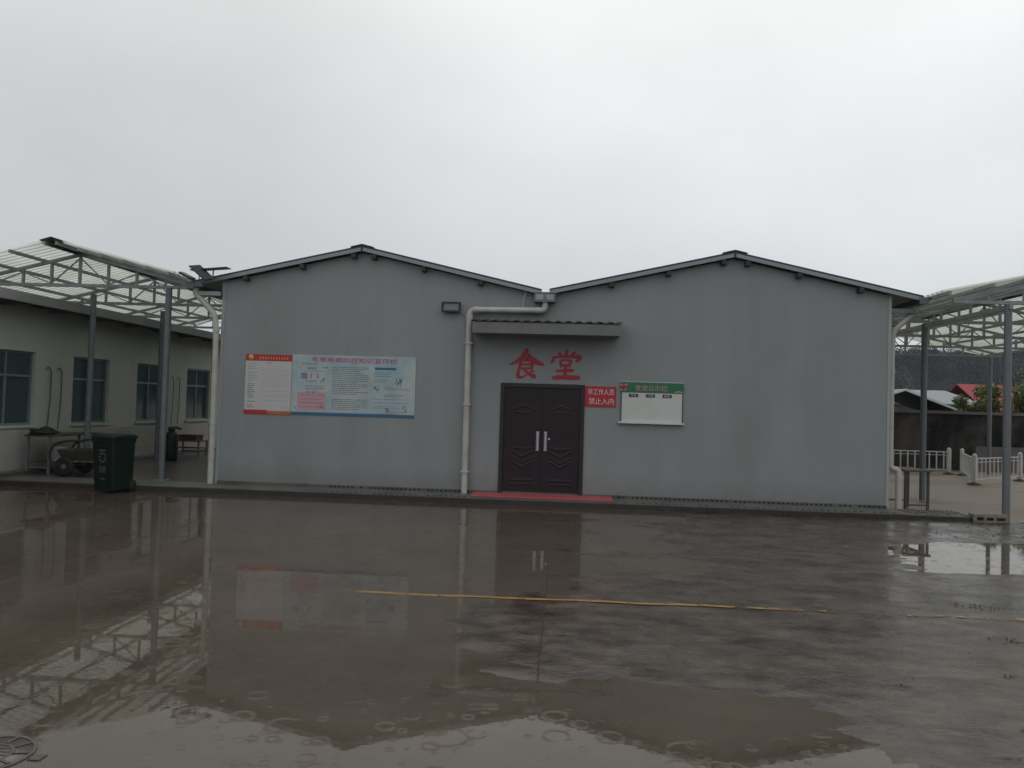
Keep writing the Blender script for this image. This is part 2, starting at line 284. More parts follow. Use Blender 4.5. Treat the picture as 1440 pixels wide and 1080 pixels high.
def m_yellow_line():
    m, t, o = newmat('worn_yellow_paint'); n, l = t.nodes, t.links
    p = n.new('ShaderNodeBsdfPrincipled'); p.inputs['Roughness'].default_value = .3
    g = n.new('ShaderNodeNewGeometry'); a = n.new('ShaderNodeTexNoise'); a.inputs['Scale'].default_value = 7; a.inputs['Detail'].default_value = 9; a.inputs['Roughness'].default_value = .7; l.new(g.outputs['Position'], a.inputs['Vector'])
    sx = n.new('ShaderNodeSeparateXYZ'); l.new(g.outputs['Position'], sx.inputs[0])
    cr = n.new('ShaderNodeValToRGB'); el = cr.color_ramp.elements        # wear along the line: the ends are nearly rubbed out
    el[0].position = 0; el[0].color = (.05,)*3+(1,); el[1].position = 1; el[1].color = (-.12,)*3+(1,)
    for ps, v in ((.04, .06), (.08, .12), (.35, .18), (.55, .16), (.65, .09), (.72, .0), (.9, -.02)): q = el.new(ps); q.color = (v, v, v, 1)
    mr = n.new('ShaderNodeMapRange'); mr.inputs['From Min'].default_value = -2.3; mr.inputs['From Max'].default_value = 4.4; l.new(sx.outputs['X'], mr.inputs['Value']); l.new(mr.outputs[0], cr.inputs[0])
    sm = n.new('ShaderNodeMath'); sm.operation = 'ADD'; l.new(a.outputs['Fac'], sm.inputs[0]); l.new(cr.outputs[0], sm.inputs[1])
    st = n.new('ShaderNodeMapRange'); st.inputs['From Min'].default_value = .50; st.inputs['From Max'].default_value = .62; l.new(sm.outputs[0], st.inputs['Value'])
    mm = n.new('ShaderNodeMix'); mm.data_type = 'RGBA'; mm.inputs['A'].default_value = (.075, .063, .050, 1); mm.inputs['B'].default_value = (.27, .155, .035, 1)
    l.new(st.outputs[0], mm.inputs['Factor']); l.new(mm.outputs['Result'], p.inputs['Base Color'])
    gone = n.new('ShaderNodeBsdfTransparent'); ms_ = n.new('ShaderNodeMixShader'); l.new(st.outputs[0], ms_.inputs[0]); l.new(gone.outputs[0], ms_.inputs[1]); l.new(p.outputs[0], ms_.inputs[2]); l.new(ms_.outputs[0], o.inputs[0]); return m
m_yellow = m_yellow_line()

# ------------------------------------------------------------------ mesh helpers
FR = {}
def frame_of(o):
    while o is not None and o.name not in FR: o = o.parent
    return FR[o.name] if o is not None else (Vector((0, 0, 0)), 0.)
class MB:
    def __init__(s): s.v = []; s.f = []; s.sm = []
    def add(s, vs, fs, smooth=False):
        b = len(s.v); s.v += [tuple(v) for v in vs]
        for q in fs: s.f.append([b+i for i in q]); s.sm.append(smooth)
        return s
    def box(s, x0, x1, y0, y1, z0, z1):
        return s.add([(x0, y0, z0), (x1, y0, z0), (x1, y1, z0), (x0, y1, z0), (x0, y0, z1), (x1, y0, z1), (x1, y1, z1), (x0, y1, z1)],
                     [(0, 3, 2, 1), (4, 5, 6, 7), (0, 1, 5, 4), (1, 2, 6, 5), (2, 3, 7, 6), (3, 0, 4, 7)])
    def tube(s, pts, rad, n=10, cap=True, smooth=True):
        pts = [Vector(p) for p in pts]; k = len(pts); rads = rad if isinstance(rad, (list, tuple)) else [rad]*k
        vs, fs = [], []; prev = None
        for i, p in enumerate(pts):
            t = ((pts[min(i+1, k-1)]-p).normalized() + (p-pts[max(i-1, 0)]).normalized())
            t = t.normalized() if t.length > 1e-6 else Vector((0, 0, 1))
            if prev is None: a = t.orthogonal().normalized()
            else:
                a = prev - t*prev.dot(t); a = a.normalized() if a.length > 1e-6 else t.orthogonal().normalized()
            prev = a; b = t.cross(a)
            for j in range(n):
                an = 2*math.pi*j/n; vs.append(p + (a*math.cos(an)+b*math.sin(an))*rads[i])
        for i in range(k-1):
            for j in range(n): fs.append((i*n+j, i*n+(j+1) % n, (i+1)*n+(j+1) % n, (i+1)*n+j))
        s.add(vs, fs, smooth)
        if cap:
            s.add(vs[:n], [tuple(range(n-1, -1, -1))]); s.add(vs[-n:], [tuple(range(n))])
        return s
    def bar(s, p0, p1, wx, wz, up=(0, 0, 1)):
        """rectangular bar between two points, wx across, wz along 'up'"""
        p0, p1 = Vector(p0), Vector(p1); t = (p1-p0).normalized(); up = Vector(up)
        a = t.cross(up); a = a.normalized() if a.length > 1e-5 else t.orthogonal().normalized(); b = a.cross(t).normalized()
        vs = [q + a*sx*wx/2 + b*sz*wz/2 for q in (p0, p1) for sx, sz in ((-1, -1), (1, -1), (1, 1), (-1, 1))]
        return s.add(vs, [(0, 3, 2, 1), (4, 5, 6, 7), (0, 1, 5, 4), (1, 2, 6, 5), (2, 3, 7, 6), (3, 0, 4, 7)])
    def prism(s, poly, y0, y1):
        """x,z outline extruded along y"""
        n = len(poly)
        return s.add([(x, y0, z) for x, z in poly] + [(x, y1, z) for x, z in poly],
                     [tuple(range(n)), tuple(range(2*n-1, n-1, -1))] + [(i, n+i, n+(i+1) % n, (i+1) % n) for i in range(n)])
    def lathe(s, prof, c=(0, 0, 0), n=16, axis='z'):
        vs, fs = [], []
        for (rr, zz) in prof:
            for j in range(n):
                a = 2*math.pi*j/n; x, y = rr*math.cos(a), rr*math.sin(a)
                vs.append((c[0]+x, c[1]+y, c[2]+zz) if axis == 'z' else ((c[0]+zz, c[1]+x, c[2]+y) if axis == 'x' else (c[0]+x, c[1]+zz, c[2]+y)))
        for i in range(len(prof)-1):
            for j in range(n): fs.append((i*n+j, i*n+(j+1) % n, (i+1)*n+(j+1) % n, (i+1)*n+j))
        s.add(vs, fs, True); s.add(vs[:n], [tuple(range(n-1, -1, -1))]); s.add(vs[-n:], [tuple(range(n))])
        return s
    def build(s, name, material, parent=None, local=False, bevel=0., fix=True):
        me = bpy.data.meshes.new(name)
        vs = [Vector(v) for v in s.v]
        if parent is not None and not local:
            loc, rz = frame_of(parent); rot = Matrix.Rotation(-rz, 3, 'Z'); vs = [rot @ (v-loc) for v in vs]
        me.from_pydata([tuple(v) for v in vs], [], s.f); me.polygons.foreach_set('use_smooth', s.sm)
        if fix:
            bm = bmesh.new(); bm.from_mesh(me); bmesh.ops.recalc_face_normals(bm, faces=bm.faces); bm.to_mesh(me); bm.free()
        me.materials.append(material); me.update()
        o = bpy.data.objects.new(name, me); COL.objects.link(o)
        if parent is not None: o.parent = parent
        if bevel:
            b = o.modifiers.new('bevel', 'BEVEL'); b.width = bevel; b.segments = 2; b.limit_method = 'ANGLE'
        return o
def tag(o, label=None, cat=None, group=None, kind=None):
    if label: o['label'] = label
    if cat: o['category'] = cat
    if group: o['group'] = group
    if kind: o['kind'] = kind
    return o
def thing(name, label, cat, loc=(0, 0, 0), rz=0., group=None):
    o = bpy.data.objects.new(name, None); o.empty_display_size = .2; COL.objects.link(o)
    o.location = loc; o.rotation_euler = (0, 0, rz); FR[o.name] = (Vector(loc), rz)
    return tag(o, label, cat, group)
def copy_tree(o, parent=None):
    c = o.copy(); COL.objects.link(c); c.parent = parent
    if o.name in FR: FR[c.name] = FR[o.name]
    for ch in list(o.children): copy_tree(ch, c)
    return c
def B(x0, x1, y0, y1, z0, z1): return MB().box(x0, x1, y0, y1, z0, z1)
def place_copy(o, parent, off):
    """copy a part (with its sub-parts) of the same thing, moved by off"""
    c = copy_tree(o, parent); c.location = Vector(o.location) + Vector(off); return c
def text_obj(body, x0, x1, z0, z1, y, material, parent, name='lettering', mirror=False):
    """lettering fitted to a rectangle in an x,z plane facing -y, parent frame aware"""
    cu = bpy.data.curves.new(name, 'FONT'); cu.body = body; cu.resolution_u = 2; cu.extrude = .001
    t = bpy.data.objects.new(name+'_tmp', cu); COL.objects.link(t)
    me = bpy.data.meshes.new_from_object(t.evaluated_get(bpy.context.evaluated_depsgraph_get()))
    bpy.data.objects.remove(t); bpy.data.curves.remove(cu)
    n = len(me.vertices); co = np.empty(n*3); me.vertices.foreach_get('co', co); co = co.reshape(-1, 3)
    lo, hi = co.min(0), co.max(0); sp = np.maximum(hi-lo, 1e-6)
    q = np.empty_like(co)
    q[:, 0] = x0 + (co[:, 0]-lo[0])/sp[0]*(x1-x0); q[:, 2] = z0 + (co[:, 1]-lo[1])/sp[1]*(z1-z0); q[:, 1] = y - (co[:, 2]+.001)
    loc, rz = frame_of(parent); q -= np.array(loc)
    me.vertices.foreach_set('co', q.ravel()); me.name = name; me.materials.clear(); me.materials.append(material); me.update()
    o = bpy.data.objects.new(name, me); COL.objects.link(o); o.parent = parent; return o

# value noise for terrain
def vnoise(x, y, seed=0):
    xi, yi = np.floor(x).astype(np.int64), np.floor(y).astype(np.int64); fx, fy = x-xi, y-yi
    fx = fx*fx*(3-2*fx); fy = fy*fy*(3-2*fy)
    def h(a, b):
        k = (a*374761393 + b*668265263 + seed*974634777) & 0x7fffffff
        k = ((k ^ (k >> 13))*1274126177) & 0x7fffffff
        return ((k ^ (k >> 16)) & 0xffff)/65535.
    return (h(xi, yi)*(1-fx)+h(xi+1, yi)*fx)*(1-fy) + (h(xi, yi+1)*(1-fx)+h(xi+1, yi+1)*fx)*fy
def fbm(x, y, o=5, seed=0, gain=.5):
    s, a, t = 0, 1., 0
    for i in range(o): s = s + a*(vnoise(x*2**i+17.3*i, y*2**i-9.1*i, seed+i)-.5); t += a; a *= gain
    return s/t*2
def sstep(a, b, x): t = np.clip((x-a)/(b-a), 0, 1); return t*t*(3-2*t)
def relief(x, y):
    """yard surface height: the rain water stands level at z = 0, so ground above 0 is only wet"""
    x = np.asarray(x, float); y = np.asarray(y, float)
    b = -.010 + 0*x
    wob = fbm(x*.5, y*.5, 4, 5)*.9
    film = sstep(-1.6, .6, x+wob*1.3)*sstep(-10.0, -9.2, y+wob*.5)*(1-sstep(-6.9, -5.3, y+wob*.8))
    b += .0150*film
    strip = sstep(1.1, 2.1, x+wob*.6)*sstep(-11.6, -10.5, y+wob*.5)
    b += .0125*strip*(1-.7*film)
    mud = sstep(4.0, 6.2, x+wob)*sstep(-3.2, -2.3, y+wob*.5)
    b += .018*mud
    mid = sstep(-1.2, .5, x+wob*.8)*sstep(-6.0, -5.0, y)*(1-sstep(-2.2, -1.2, y))
    b += .006*mid
    pud = np.exp(-(((x-5.9)/1.7)**4 + ((y+4.15-.25*(x-5.5))/1.0)**4)); b -= .024*pud
    h = b + .0085*fbm(x*.7, y*1.6, 5, 2, .6) + .0055*fbm(x*2.6, y*7, 5, 9, .6)
    return h

# ------------------------------------------------------------------ setting: ground, water, slabs, hill
def grid(name, material, x0, x1, y0, y1, step, hf, kind='structure', smooth=True):
    nx, ny = int(round((x1-x0)/step))+1, int(round((y1-y0)/step))+1
    X, Y = np.meshgrid(np.linspace(x0, x1, nx), np.linspace(y0, y1, ny)); Z = hf(X, Y)
    co = np.stack([X, Y, Z], -1).reshape(-1, 3); i = np.arange(nx*ny).reshape(ny, nx)
    q = np.stack([i[:-1, :-1], i[:-1, 1:], i[1:, 1:], i[1:, :-1]], -1).reshape(-1, 4)
    me = bpy.data.meshes.new(name); me.vertices.add(len(co)); me.vertices.foreach_set('co', co.ravel())
    me.loops.add(q.size); me.loops.foreach_set('vertex_index', q.ravel()); me.polygons.add(len(q))
    me.polygons.foreach_set('loop_start', np.arange(0, q.size, 4)); me.polygons.foreach_set('use_smooth', np.full(len(q), smooth))
    me.update(calc_edges=True); me.validate(); me.materials.append(material)
    o = bpy.data.objects.new(name, me); COL.objects.link(o); o['kind'] = kind; return o
grid('yard', m_yard, -14, 14, -13.6, -.70, .05, relief)
o = MB().add([(-14, -13.6, 0), (14, -13.6, 0), (14, -.70, 0), (-14, -.70, 0)], [(0, 1, 2, 3)]).build('rain_water', m_water, fix=False); tag(o, kind='structure')
o = MB().add([(-3000, -3000, -.05), (3000, -3000, -.05), (3000, 3000, -.05), (-3000, 3000, -.05)], [(0, 1, 2, 3)]).build('ground', m_earth, fix=False); tag(o, kind='structure')
# raised plinth along the front of the canteen, its drain strip, and the walkways either side
pl = B(-11.0, 6.95, -.75, 0, -.05, .10).build('plinth', m_plinth); tag(pl, kind='structure')
B(-6.6, 5.88, -.012, -.002, .10, .155).build('skirting', m_plinth, pl)
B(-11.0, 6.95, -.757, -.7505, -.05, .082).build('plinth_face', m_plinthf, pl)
hb = MB()
k = -4.4
while k < 5.85:
    if not -1.75 < k < 1.0 and random.random() > .06: hb.box(k, k+.045, -.0145, -.0125, .110, .138)
    k += .085
tag(hb.build('weep_hole', m_hole, pl), kind='stuff')
hb = MB()
k = -4.4
while k < 5.85:
    if not -1.75 < k < 1.02 and random.random() > .08: hb.box(k, k+.05, -.68, -.60, .1005, .1035)
    k += .11
tag(hb.build('drain_slot', m_hole, pl), kind='stuff')
wk = B(-11.0, -6.63, .001, 14, -.05, .097).build('walkway', m_walk); tag(wk, kind='structure')
grid('path', m_path, 5.93, 34, -.68, 14, .2, lambda X, Y: .004 + .008*fbm(X*.6, Y*.6, 4, 21) + .02*np.clip(X-7, 0, 1)*0)

# hill behind, with a wood on it
def hill_h(X, Y):
    d = np.hypot(X-60, Y)
    ridge = 25 + 8*fbm(X/90, Y/140, 4, 31) + 5*fbm(X/30, Y/30, 3, 33)
    return -.5 + ridge*sstep(190, 270, Y+20*fbm(X/80, Y/80, 3, 35))
grid('hill', m_hill, -420, 560, 170, 420, 10, hill_h)
def leaf_cloud(c, rad, per, size, rng):
    """numpy soup of small leaf quads round the crown centres c (n,3) with radii rad (n,3)"""
    n = len(c)*per; k = np.repeat(np.arange(len(c)), per)
    d = rng.normal(size=(n, 3)); d /= np.linalg.norm(d, axis=1, keepdims=True); d *= rng.random((n, 1))**.3
    p = c[k]+d*rad[k]; a = rng.normal(size=(n, 3)); a /= np.linalg.norm(a, axis=1, keepdims=True)
    b = np.cross(a, rng.normal(size=(n, 3))); b /= np.linalg.norm(b, axis=1, keepdims=True); sz = size*rng.uniform(.5, 1.2, (n, 1))
    return np.stack([p-a*sz, p+b*sz*.6, p+a*sz, p-b*sz*.6], 1).reshape(-1, 3)
nt_ = 2600
tx_ = np.where(RNG.random(nt_) < .8, RNG.uniform(40, 230, nt_), RNG.uniform(-300, 400, nt_)); ty_ = 186+150*RNG.random(nt_)**1.3
tz_ = hill_h(tx_, ty_); hh_ = RNG.uniform(2.2, 4.2, nt_); rr_ = hh_*RNG.uniform(.6, .95, nt_)
keep = tz_ > .5; cen = np.stack([tx_, ty_, tz_+hh_*.8], 1)[keep]; rad_ = np.stack([rr_, rr_, hh_], 1)[keep]
fv = leaf_cloud(cen, rad_, 210, .32, RNG); fme = bpy.data.meshes.new('forest'); fme.vertices.add(len(fv)); fme.vertices.foreach_set('co', fv.ravel())
fme.loops.add(len(fv)); fme.loops.foreach_set('vertex_index', np.arange(len(fv))); fme.polygons.add(len(fv)//4); fme.polygons.foreach_set('loop_start', np.arange(0, len(fv), 4)); fme.update(calc_edges=True); fme.materials.append(m_forest)
fo_ = bpy.data.objects.new('forest', fme); COL.objects.link(fo_); tag(fo_, kind='stuff')

# ------------------------------------------------------------------ canteen building (two gables, one front)
XL, XR, AL, AR, XV = -6.63, 5.90, -3.90, 3.06, -.40
ZA, SL = 4.71, .2225
def roof_z(x): return ZA - SL*min(abs(x-AL), abs(x-AR))
bld = thing('canteen_building', 'low grey twin-gabled canteen with dark double door and red characters', 'building', (0, 0, .0))
t = .115   # wall top below the roof top line
outline = [(XL, .10), (-1.19, .10), (-1.19, 2.185), (.385, 2.185), (.385, .10), (XR, .10), (XR, roof_z(XR)-t), (AR, ZA-t), (XV, roof_z(XV)-t), (AL, ZA-t), (XL, roof_z(XL)-t)]
wb = MB().prism(outline, 0, .12)
wb.box(XL, XL+.1, .121, 12, .1, roof_z(XL)-t); wb.box(XR-.1, XR, .121, 12, .1, roof_z(XR)-t)
wb.prism([(XL, .10), (XR, .10), (XR, roof_z(XR)-t), (AR, ZA-t), (XV, roof_z(XV)-t), (AL, ZA-t), (XL, roof_z(XL)-t)], 12.001, 12.1)
wb.build('wall', m_wall, bld)
B(-1.19, .385, .13, .16, .1, 2.185).build('door_backing', m_hole, bld)
for xa, xb in ((XL-.012, XL+.045), (XR-.045, XR+.012)):
    zt = roof_z((xa+xb)/2)-t-.02
    MB().box(xa, xb, -.010, -.002, .1, zt).build('corner_trim', m_trim, bld)
# roofs: steel sheet with ribs, rake trim on the gable, ridge cap, purlin ends
YO = -.13
for ax, ex in ((AL, -7.22), (AL, XV-.075), (AR, XV+.075), (AR, 6.42)):
    d = 1 if ex > ax else -1
    pts = lambda z0, z1: [(ax+d*.004, ZA-z0), (ex, ZA-SL*abs(ex-ax)-z0), (ex, ZA-SL*abs(ex-ax)-z1), (ax+d*.004, ZA-z1)]
    rs = MB().prism(pts(0, .035), YO, 12.2)
    for j in range(40):
        y = .05+j*.3
        rs.bar((ax+d*.01, y, ZA+.010), (ex, y, roof_z(ex)+.010) if abs(ex-ax) < 9 else (0, 0, 0), .05, .02)
    rs.build('roof_sheet', m_blue, bld)
    MB().prism(pts(.038, .105), YO-.012, YO+.03).build('rake_trim', m_rake, bld)
    MB().prism(pts(.038, .075), YO+.031, 12.1).build('roof_lining', m_trim, bld)
for ax in (AL, AR):
    rc = MB()
    for d in (-1, 1):
        rc.prism([(ax, ZA+.028), (ax+d*.22, ZA-SL*.22+.024), (ax+d*.22, ZA-SL*.22+.008), (ax, ZA+.010)], YO-.02, 12.2)
    rc.build('ridge_cap', m_blue, bld)
    B(ax-.018, ax+.018, YO-.02, YO-.0125, ZA-.115, ZA+.005).build('ridge_bolt_plate', m_dark, bld)
for x in (-6.15, -5.05, -4.06, -3.67, -2.71, -1.63, .83, 1.87, 2.87, 3.30, 4.23, 5.33):
    z = roof_z(x)-.118
    pe = B(x-.045, x+.045, -.14, -.002, z-.085, z-.004); pe.box(x-.03, x+.03, -.145, -.1405, z-.075, z-.015)
    pe.build('purlin_end', m_dark, bld)
# valley box and rain pipes
vb = B(-.60, -.21, -.20, -.003, 3.70, 3.86); vb.box(-.62, -.19, -.21, -.003, 3.861, 3.88); vb.build('valley_gutter', m_gut, bld)
B(-.57, -.435, -.2065, -.2005, 3.735, 3.835).build('gutter_end_plate', m_trim, bld); B(-.375, -.24, -.2065, -.2005, 3.735, 3.835).build('gutter_end_plate', m_trim, bld)
def bend(pts, rad=.12, n=5):
    """round off the corners of a polyline"""
    pts = [Vector(p) for p in pts]; o = [pts[0]]
    for a, b, c in zip(pts, pts[1:], pts[2:]):
        ra = min(rad, (a-b).length*.45, (c-b).length*.45); p, q = b+(a-b).normalized()*ra, b+(c-b).normalized()*ra
        for i in range(n+1):
            tt = i/n; o.append(p*(1-tt)**2 + b*2*tt*(1-tt) + q*tt*tt)
    return o+[pts[-1]]
def rainpipe(name, pts, rad, collars):
    p = MB().tube(bend(pts), rad, 14).build('downpipe', m_pvc, bld)
    for c, dr in collars:
        c, dr = Vector(c), Vector(dr); MB().tube([c-dr*.05, c+dr*.05], rad*1.13, 14).build('pipe_collar', m_pvc, p)
    return p
Z_, X_ = (0, 0, 1), (1, 0, 0)
p = rainpipe('c', [(-.40, -.11, 3.72), (-.40, -.11, 3.545), (-1.81, -.11, 3.53), (-1.81, -.11, .10)], .058,
         [((-.52, -.11, 3.544), X_), ((-1.81, -.11, 3.40), Z_), ((-1.81, -.11, 2.45), Z_), ((-1.81, -.11, 1.1), Z_), ((-1.70, -.11, 3.531), X_)])
for z in (2.9, 1.75, .5): B(-1.885, -1.735, -.178, -.003, z-.012, z+.012).build('pipe_clip', m_pvc, p)
rainpipe('l', [(-7.14, -.08, 3.84), (-7.14, -.08, 3.74), (-6.735, -.08, 3.33), (-6.70, -.08, 2.9), (-6.70, -.08, .10)], .055,
         [((-6.70, -.08, 3.05), Z_), ((-6.70, -.08, 1.28), Z_), ((-6.70, -.08, 1.10), Z_), ((-6.70, -.08, .62), Z_)])
rainpipe('r', [(6.42, .15, 3.84), (6.40, .15, 3.72), (6.00, .15, 3.33), (5.985, .15, 2.9), (5.985, .15, .82), (6.13, .12, .80), (6.14, .12, .02)], .055,
         [((5.985, .15, 2.6), Z_), ((6.14, .12, .64), Z_)])
gt = MB()
for x, s_ in ((-7.22, -1), (6.42, 1)):
    gt = MB().prism([(x-.09, roof_z(x)-.035), (x+.09, roof_z(x)-.035), (x+.075, roof_z(x)-.15), (x-.075, roof_z(x)-.15)], -.16, 12)
    g = gt.build('eave_gutter', m_gut, bld)
B(-7.14, -6.64, -.12, -.06, 3.70, 3.78).build('eave_bracket', m_trim, bld)
B(5.91, 6.36, .02, .08, 3.66, 3.74).build('eave_bracket', m_gut, bld)
# door: frame, two embossed leaves with bar handles
fr = MB(); fr.box(-1.185, -1.115, -.035, .10, .10, 2.18); fr.box(.310, .380, -.035, .10, .10, 2.18); fr.box(-1.114, .309, -.035, .10, 2.105, 2.18)
fr.build('door_frame', m_doorf, bld, bevel=.006)
def ogee(uu, dip):
    c = np.abs(uu-.5)/.3; return dip*(1-sstep(.0, .95, c)) 
def leaf_relief(U, V):
    h = 0*U
    def ridge(line, w, a, u0=.2, u1=.8):
        nonlocal h
        h = h + a*np.exp(-((V-line)/w)**2)*sstep(u0-.03, u0+.03, U)*(1-sstep(u1-.03, u1+.03, U))
    def groove(line, w, a, u0=.2, u1=.8): ridge(line, w, -a, u0, u1)
    ridge(.795+ogee(U, .035), .009, .010); groove(.775+ogee(U, .035), .009, .006)
    ridge(.775+ogee(U, -.010), .007, .007)
    ridge(.435-ogee(U, .012), .009, .010); groove(.42-ogee(U, .035), .010, .007); ridge(.405-ogee(U, .050), .010, .012)
    groove(.375-ogee(U, .050), .010, .007); ridge(.345-ogee(U, .050), .009, .010); groove(.33-ogee(U, .05), .009, .006); ridge(.312-ogee(U, .055), .009, .011, .23, .77)
    ridge(.130, .009, .011); groove(.112, .008, .006); ridge(.095, .007, .009)
    for uu in (.2, .8):
        for v0, v1 in ((.44, .79), (.10, .35)):
            h = h + .008*np.exp(-((U-uu)/.012)**2)*sstep(v0, v0+.02, V)*(1-sstep(v1-.02, v1, V))
    h = h + .0012*np.sin(V*260)*sstep(.14, .16, V)*(1-sstep(.26, .28, V))*sstep(.24, .27, U)*(1-sstep(.73, .76, U))
    return h
for x0, x1, flip in ((-1.112, -.4035), (-.3995, .307),) and ((-1.112, -.4035, 0), (-.3995, .307, 1)):
    nu, nv = 44, 150
    U, V = np.meshgrid(np.linspace(0, 1, nu), np.linspace(0, 1, nv)); Hh = leaf_relief(1-U if flip else U, V)*.72
    X = x0+(x1-x0)*U; Zz = .115+1.985*V; Y = -.005-Hh
    vs = list(zip(X.ravel(), Y.ravel(), Zz.ravel())); fs = [(j*nu+i, j*nu+i+1, (j+1)*nu+i+1, (j+1)*nu+i) for j in range(nv-1) for i in range(nu-1)]
    lf = MB().add(vs, fs, True); lf.box(x0, x1, -.0045, .04, .113, 2.102)
    leaf = lf.build('door_leaf', m_door, bld)
    hx = -.472 if not flip else -.325
    hm = MB(); hm.tube([(hx, -.055, .945), (hx, -.055, 1.275)], .017, 10); hm.tube([(hx, -.055, .99), (hx, -.004, .99)], .010, 8); hm.tube([(hx, -.055, 1.23), (hx, -.004, 1.23)], .010, 8)
    hm.box(hx-.027, hx+.027, -.012, -.0055, .93, 1.29)
    hm.build('handle', m_chrome, leaf)
B(.235-.51, .27-.51, -.0140, -.0055, 1.14, 1.175).build('lock', m_chrome, leaf)
for hx in (-1.113, .308):
    for hz_ in (.42, 1.10, 1.82): MB().tube([(hx, -.040, hz_-.055), (hx, -.040, hz_+.055)], .011, 8).build('hinge', m_doorf, bld)
B(-1.11, .30, -.03, .06, .101, .112).build('threshold', m_steel, bld)
# awning over the door: corrugated sheet, front fascia, two brackets
xs = np.linspace(-1.72, 1.01, 110); prof = .012*np.clip(np.sin(xs*2*math.pi/.19)*2.2, -1, 1)
vs = [(x, -.62, 3.285+p_) for x, p_ in zip(xs, prof)] + [(x, -.004, 3.365+p_) for x, p_ in zip(xs, prof)] + [(x, -.62, 3.273+p_) for x, p_ in zip(xs, prof)] + [(x, -.004, 3.353+p_) for x, p_ in zip(xs, prof)]
n_ = len(xs); fs = [(i, i+1, n_+i+1, n_+i) for i in range(n_-1)] + [(2*n_+i, 3*n_+i, 3*n_+i+1, 2*n_+i+1) for i in range(n_-1)] + [(i, 2*n_+i, 2*n_+i+1, i+1) for i in range(n_-1)]
awn = MB().add(vs, fs).build('awning', m_dark, bld, fix=False)
B(-1.69, .98, -.605, -.585, 3.06, 3.258).build('fascia_board', m_awn, awn)
B(-1.69, .98, -.584, -.004, 3.075, 3.095).build('soffit_board', m_wall, awn)
for x in (-1.69, .965):
    MB().add([(x, -.584, 3.096), (x, -.004, 3.096), (x, -.004, 3.34), (x, -.584, 3.255), (x+.015, -.584, 3.096), (x+.015, -.004, 3.096), (x+.015, -.004, 3.34), (x+.015, -.584, 3.255)],
             [(0, 1, 2, 3), (7, 6, 5, 4), (0, 4, 5, 1), (1, 5, 6, 2), (2, 6, 7, 3), (3, 7, 4, 0)]).build('side_board', m_awn, awn)
# painted brush characters
def stroke(mb, pts, ws, ox, oz, sx, sz, lay):
    P_ = [Vector((ox+p[0]*sx, 0, oz+p[1]*sz)) for p in pts]; Q = []; W_ = []
    for i in range(len(P_)-1):
        a0, a1, a2, a3 = P_[max(i-1, 0)], P_[i], P_[i+1], P_[min(i+2, len(P_)-1)]
        for k in range(6):
            tt = k/6; Q.append(.5*((2*a1)+(a2-a0)*tt+(2*a0-5*a1+4*a2-a3)*tt*tt+(3*a1-a0-3*a2+a3)*tt**3)); W_.append(ws[i]*(1-tt)+ws[i+1]*tt)
    Q.append(P_[-1]); W_.append(ws[-1]); y = -.0012-.0005*lay; vs = []; n = len(Q)
    for i in range(n):
        tg = (Q[min(i+1, n-1)]-Q[max(i-1, 0)]); tg = tg.normalized() if tg.length > 1e-6 else Vector((1, 0, 0)); nn = Vector((-tg.z, 0, tg.x))
        ww = W_[i]*sx/2*1.14*(1+.16*math.sin(i*1.9+lay*2.3)*math.sin(i*.7+lay)); vs += [(Q[i]+nn*ww)+Vector((0, y, 0)), (Q[i]-nn*ww)+Vector((0, y, 0))]
    mb.add(vs, [(2*i, 2*i+1, 2*i+3, 2*i+2) for i in range(n-1)])
    for c, ww in ((Q[0], W_[0]), (Q[-1], W_[-1])):
        mb.add([c+Vector((math.cos(a)*ww*sx/2, y-.0002, math.sin(a)*ww*sx/2)) for a in [2*math.pi*i/10 for i in range(10)]], [tuple(range(10))])
SHI = [([(.50, 1.0), (.40, .80), (.22, .60), (.0, .47)], [.11, .12, .10, .03]), ([(.47, .95), (.62, .74), (.80, .58), (1.0, .50)], [.06, .11, .15, .07]),
       ([(.44, .74), (.53, .70)], [.08, .09]), ([(.32, .62), (.30, .40), (.25, .16)], [.09, .08, .09]), ([(.31, .61), (.50, .64), (.66, .62)], [.07, .07, .10]),
       ([(.66, .62), (.67, .48), (.64, .33)], [.10, .09, .07]), ([(.34, .49), (.62, .50)], [.06, .06]), ([(.33, .35), (.62, .36)], [.06, .06]),
       ([(.25, .16), (.27, .05), (.38, .04), (.50, .13)], [.10, .09, .07, .03]), ([(.42, .32), (.54, .20), (.74, .07)], [.06, .09, .13]), ([(.70, .27), (.58, .20)], [.07, .03])]
TANG = [([(.52, 1.0), (.51, .82)], [.10, .09]), ([(.28, .92), (.36, .82)], [.07, .10]), ([(.76, .95), (.64, .82)], [.09, .05]),
        ([(.12, .78), (.10, .66), (.05, .58)], [.07, .10, .06]), ([(.12, .76), (.45, .80), (.94, .80)], [.06, .08, .13]), ([(.94, .80), (.88, .68), (.80, .64)], [.13, .10, .04]),
        ([(.33, .66), (.36, .46)], [.08, .08]), ([(.33, .66), (.50, .68), (.66, .66)], [.06, .06, .09]), ([(.66, .66), (.62, .46)], [.09, .07]), ([(.37, .49), (.61, .50)], [.07, .07]),
        ([(.22, .29), (.48, .31), (.72, .33)], [.07, .09, .10]), ([(.50, .46), (.49, .28), (.48, .09)], [.09, .10, .10]), ([(.12, .05), (.45, .08), (.90, .07)], [.10, .13, .13])]
for glyph, ox, lab in ((SHI, -1.035, 'red brush painted character 食'), (TANG, -.285, 'red brush painted character 堂')):
    c = MB()
    for i, (pts, ws) in enumerate(glyph): stroke(c, pts, ws, ox, 2.275, .63 if glyph is SHI else .60, .535, i)
    tag(c.build('painted_character', m_red, bld, fix=False), lab, kind='stuff' if False else None)

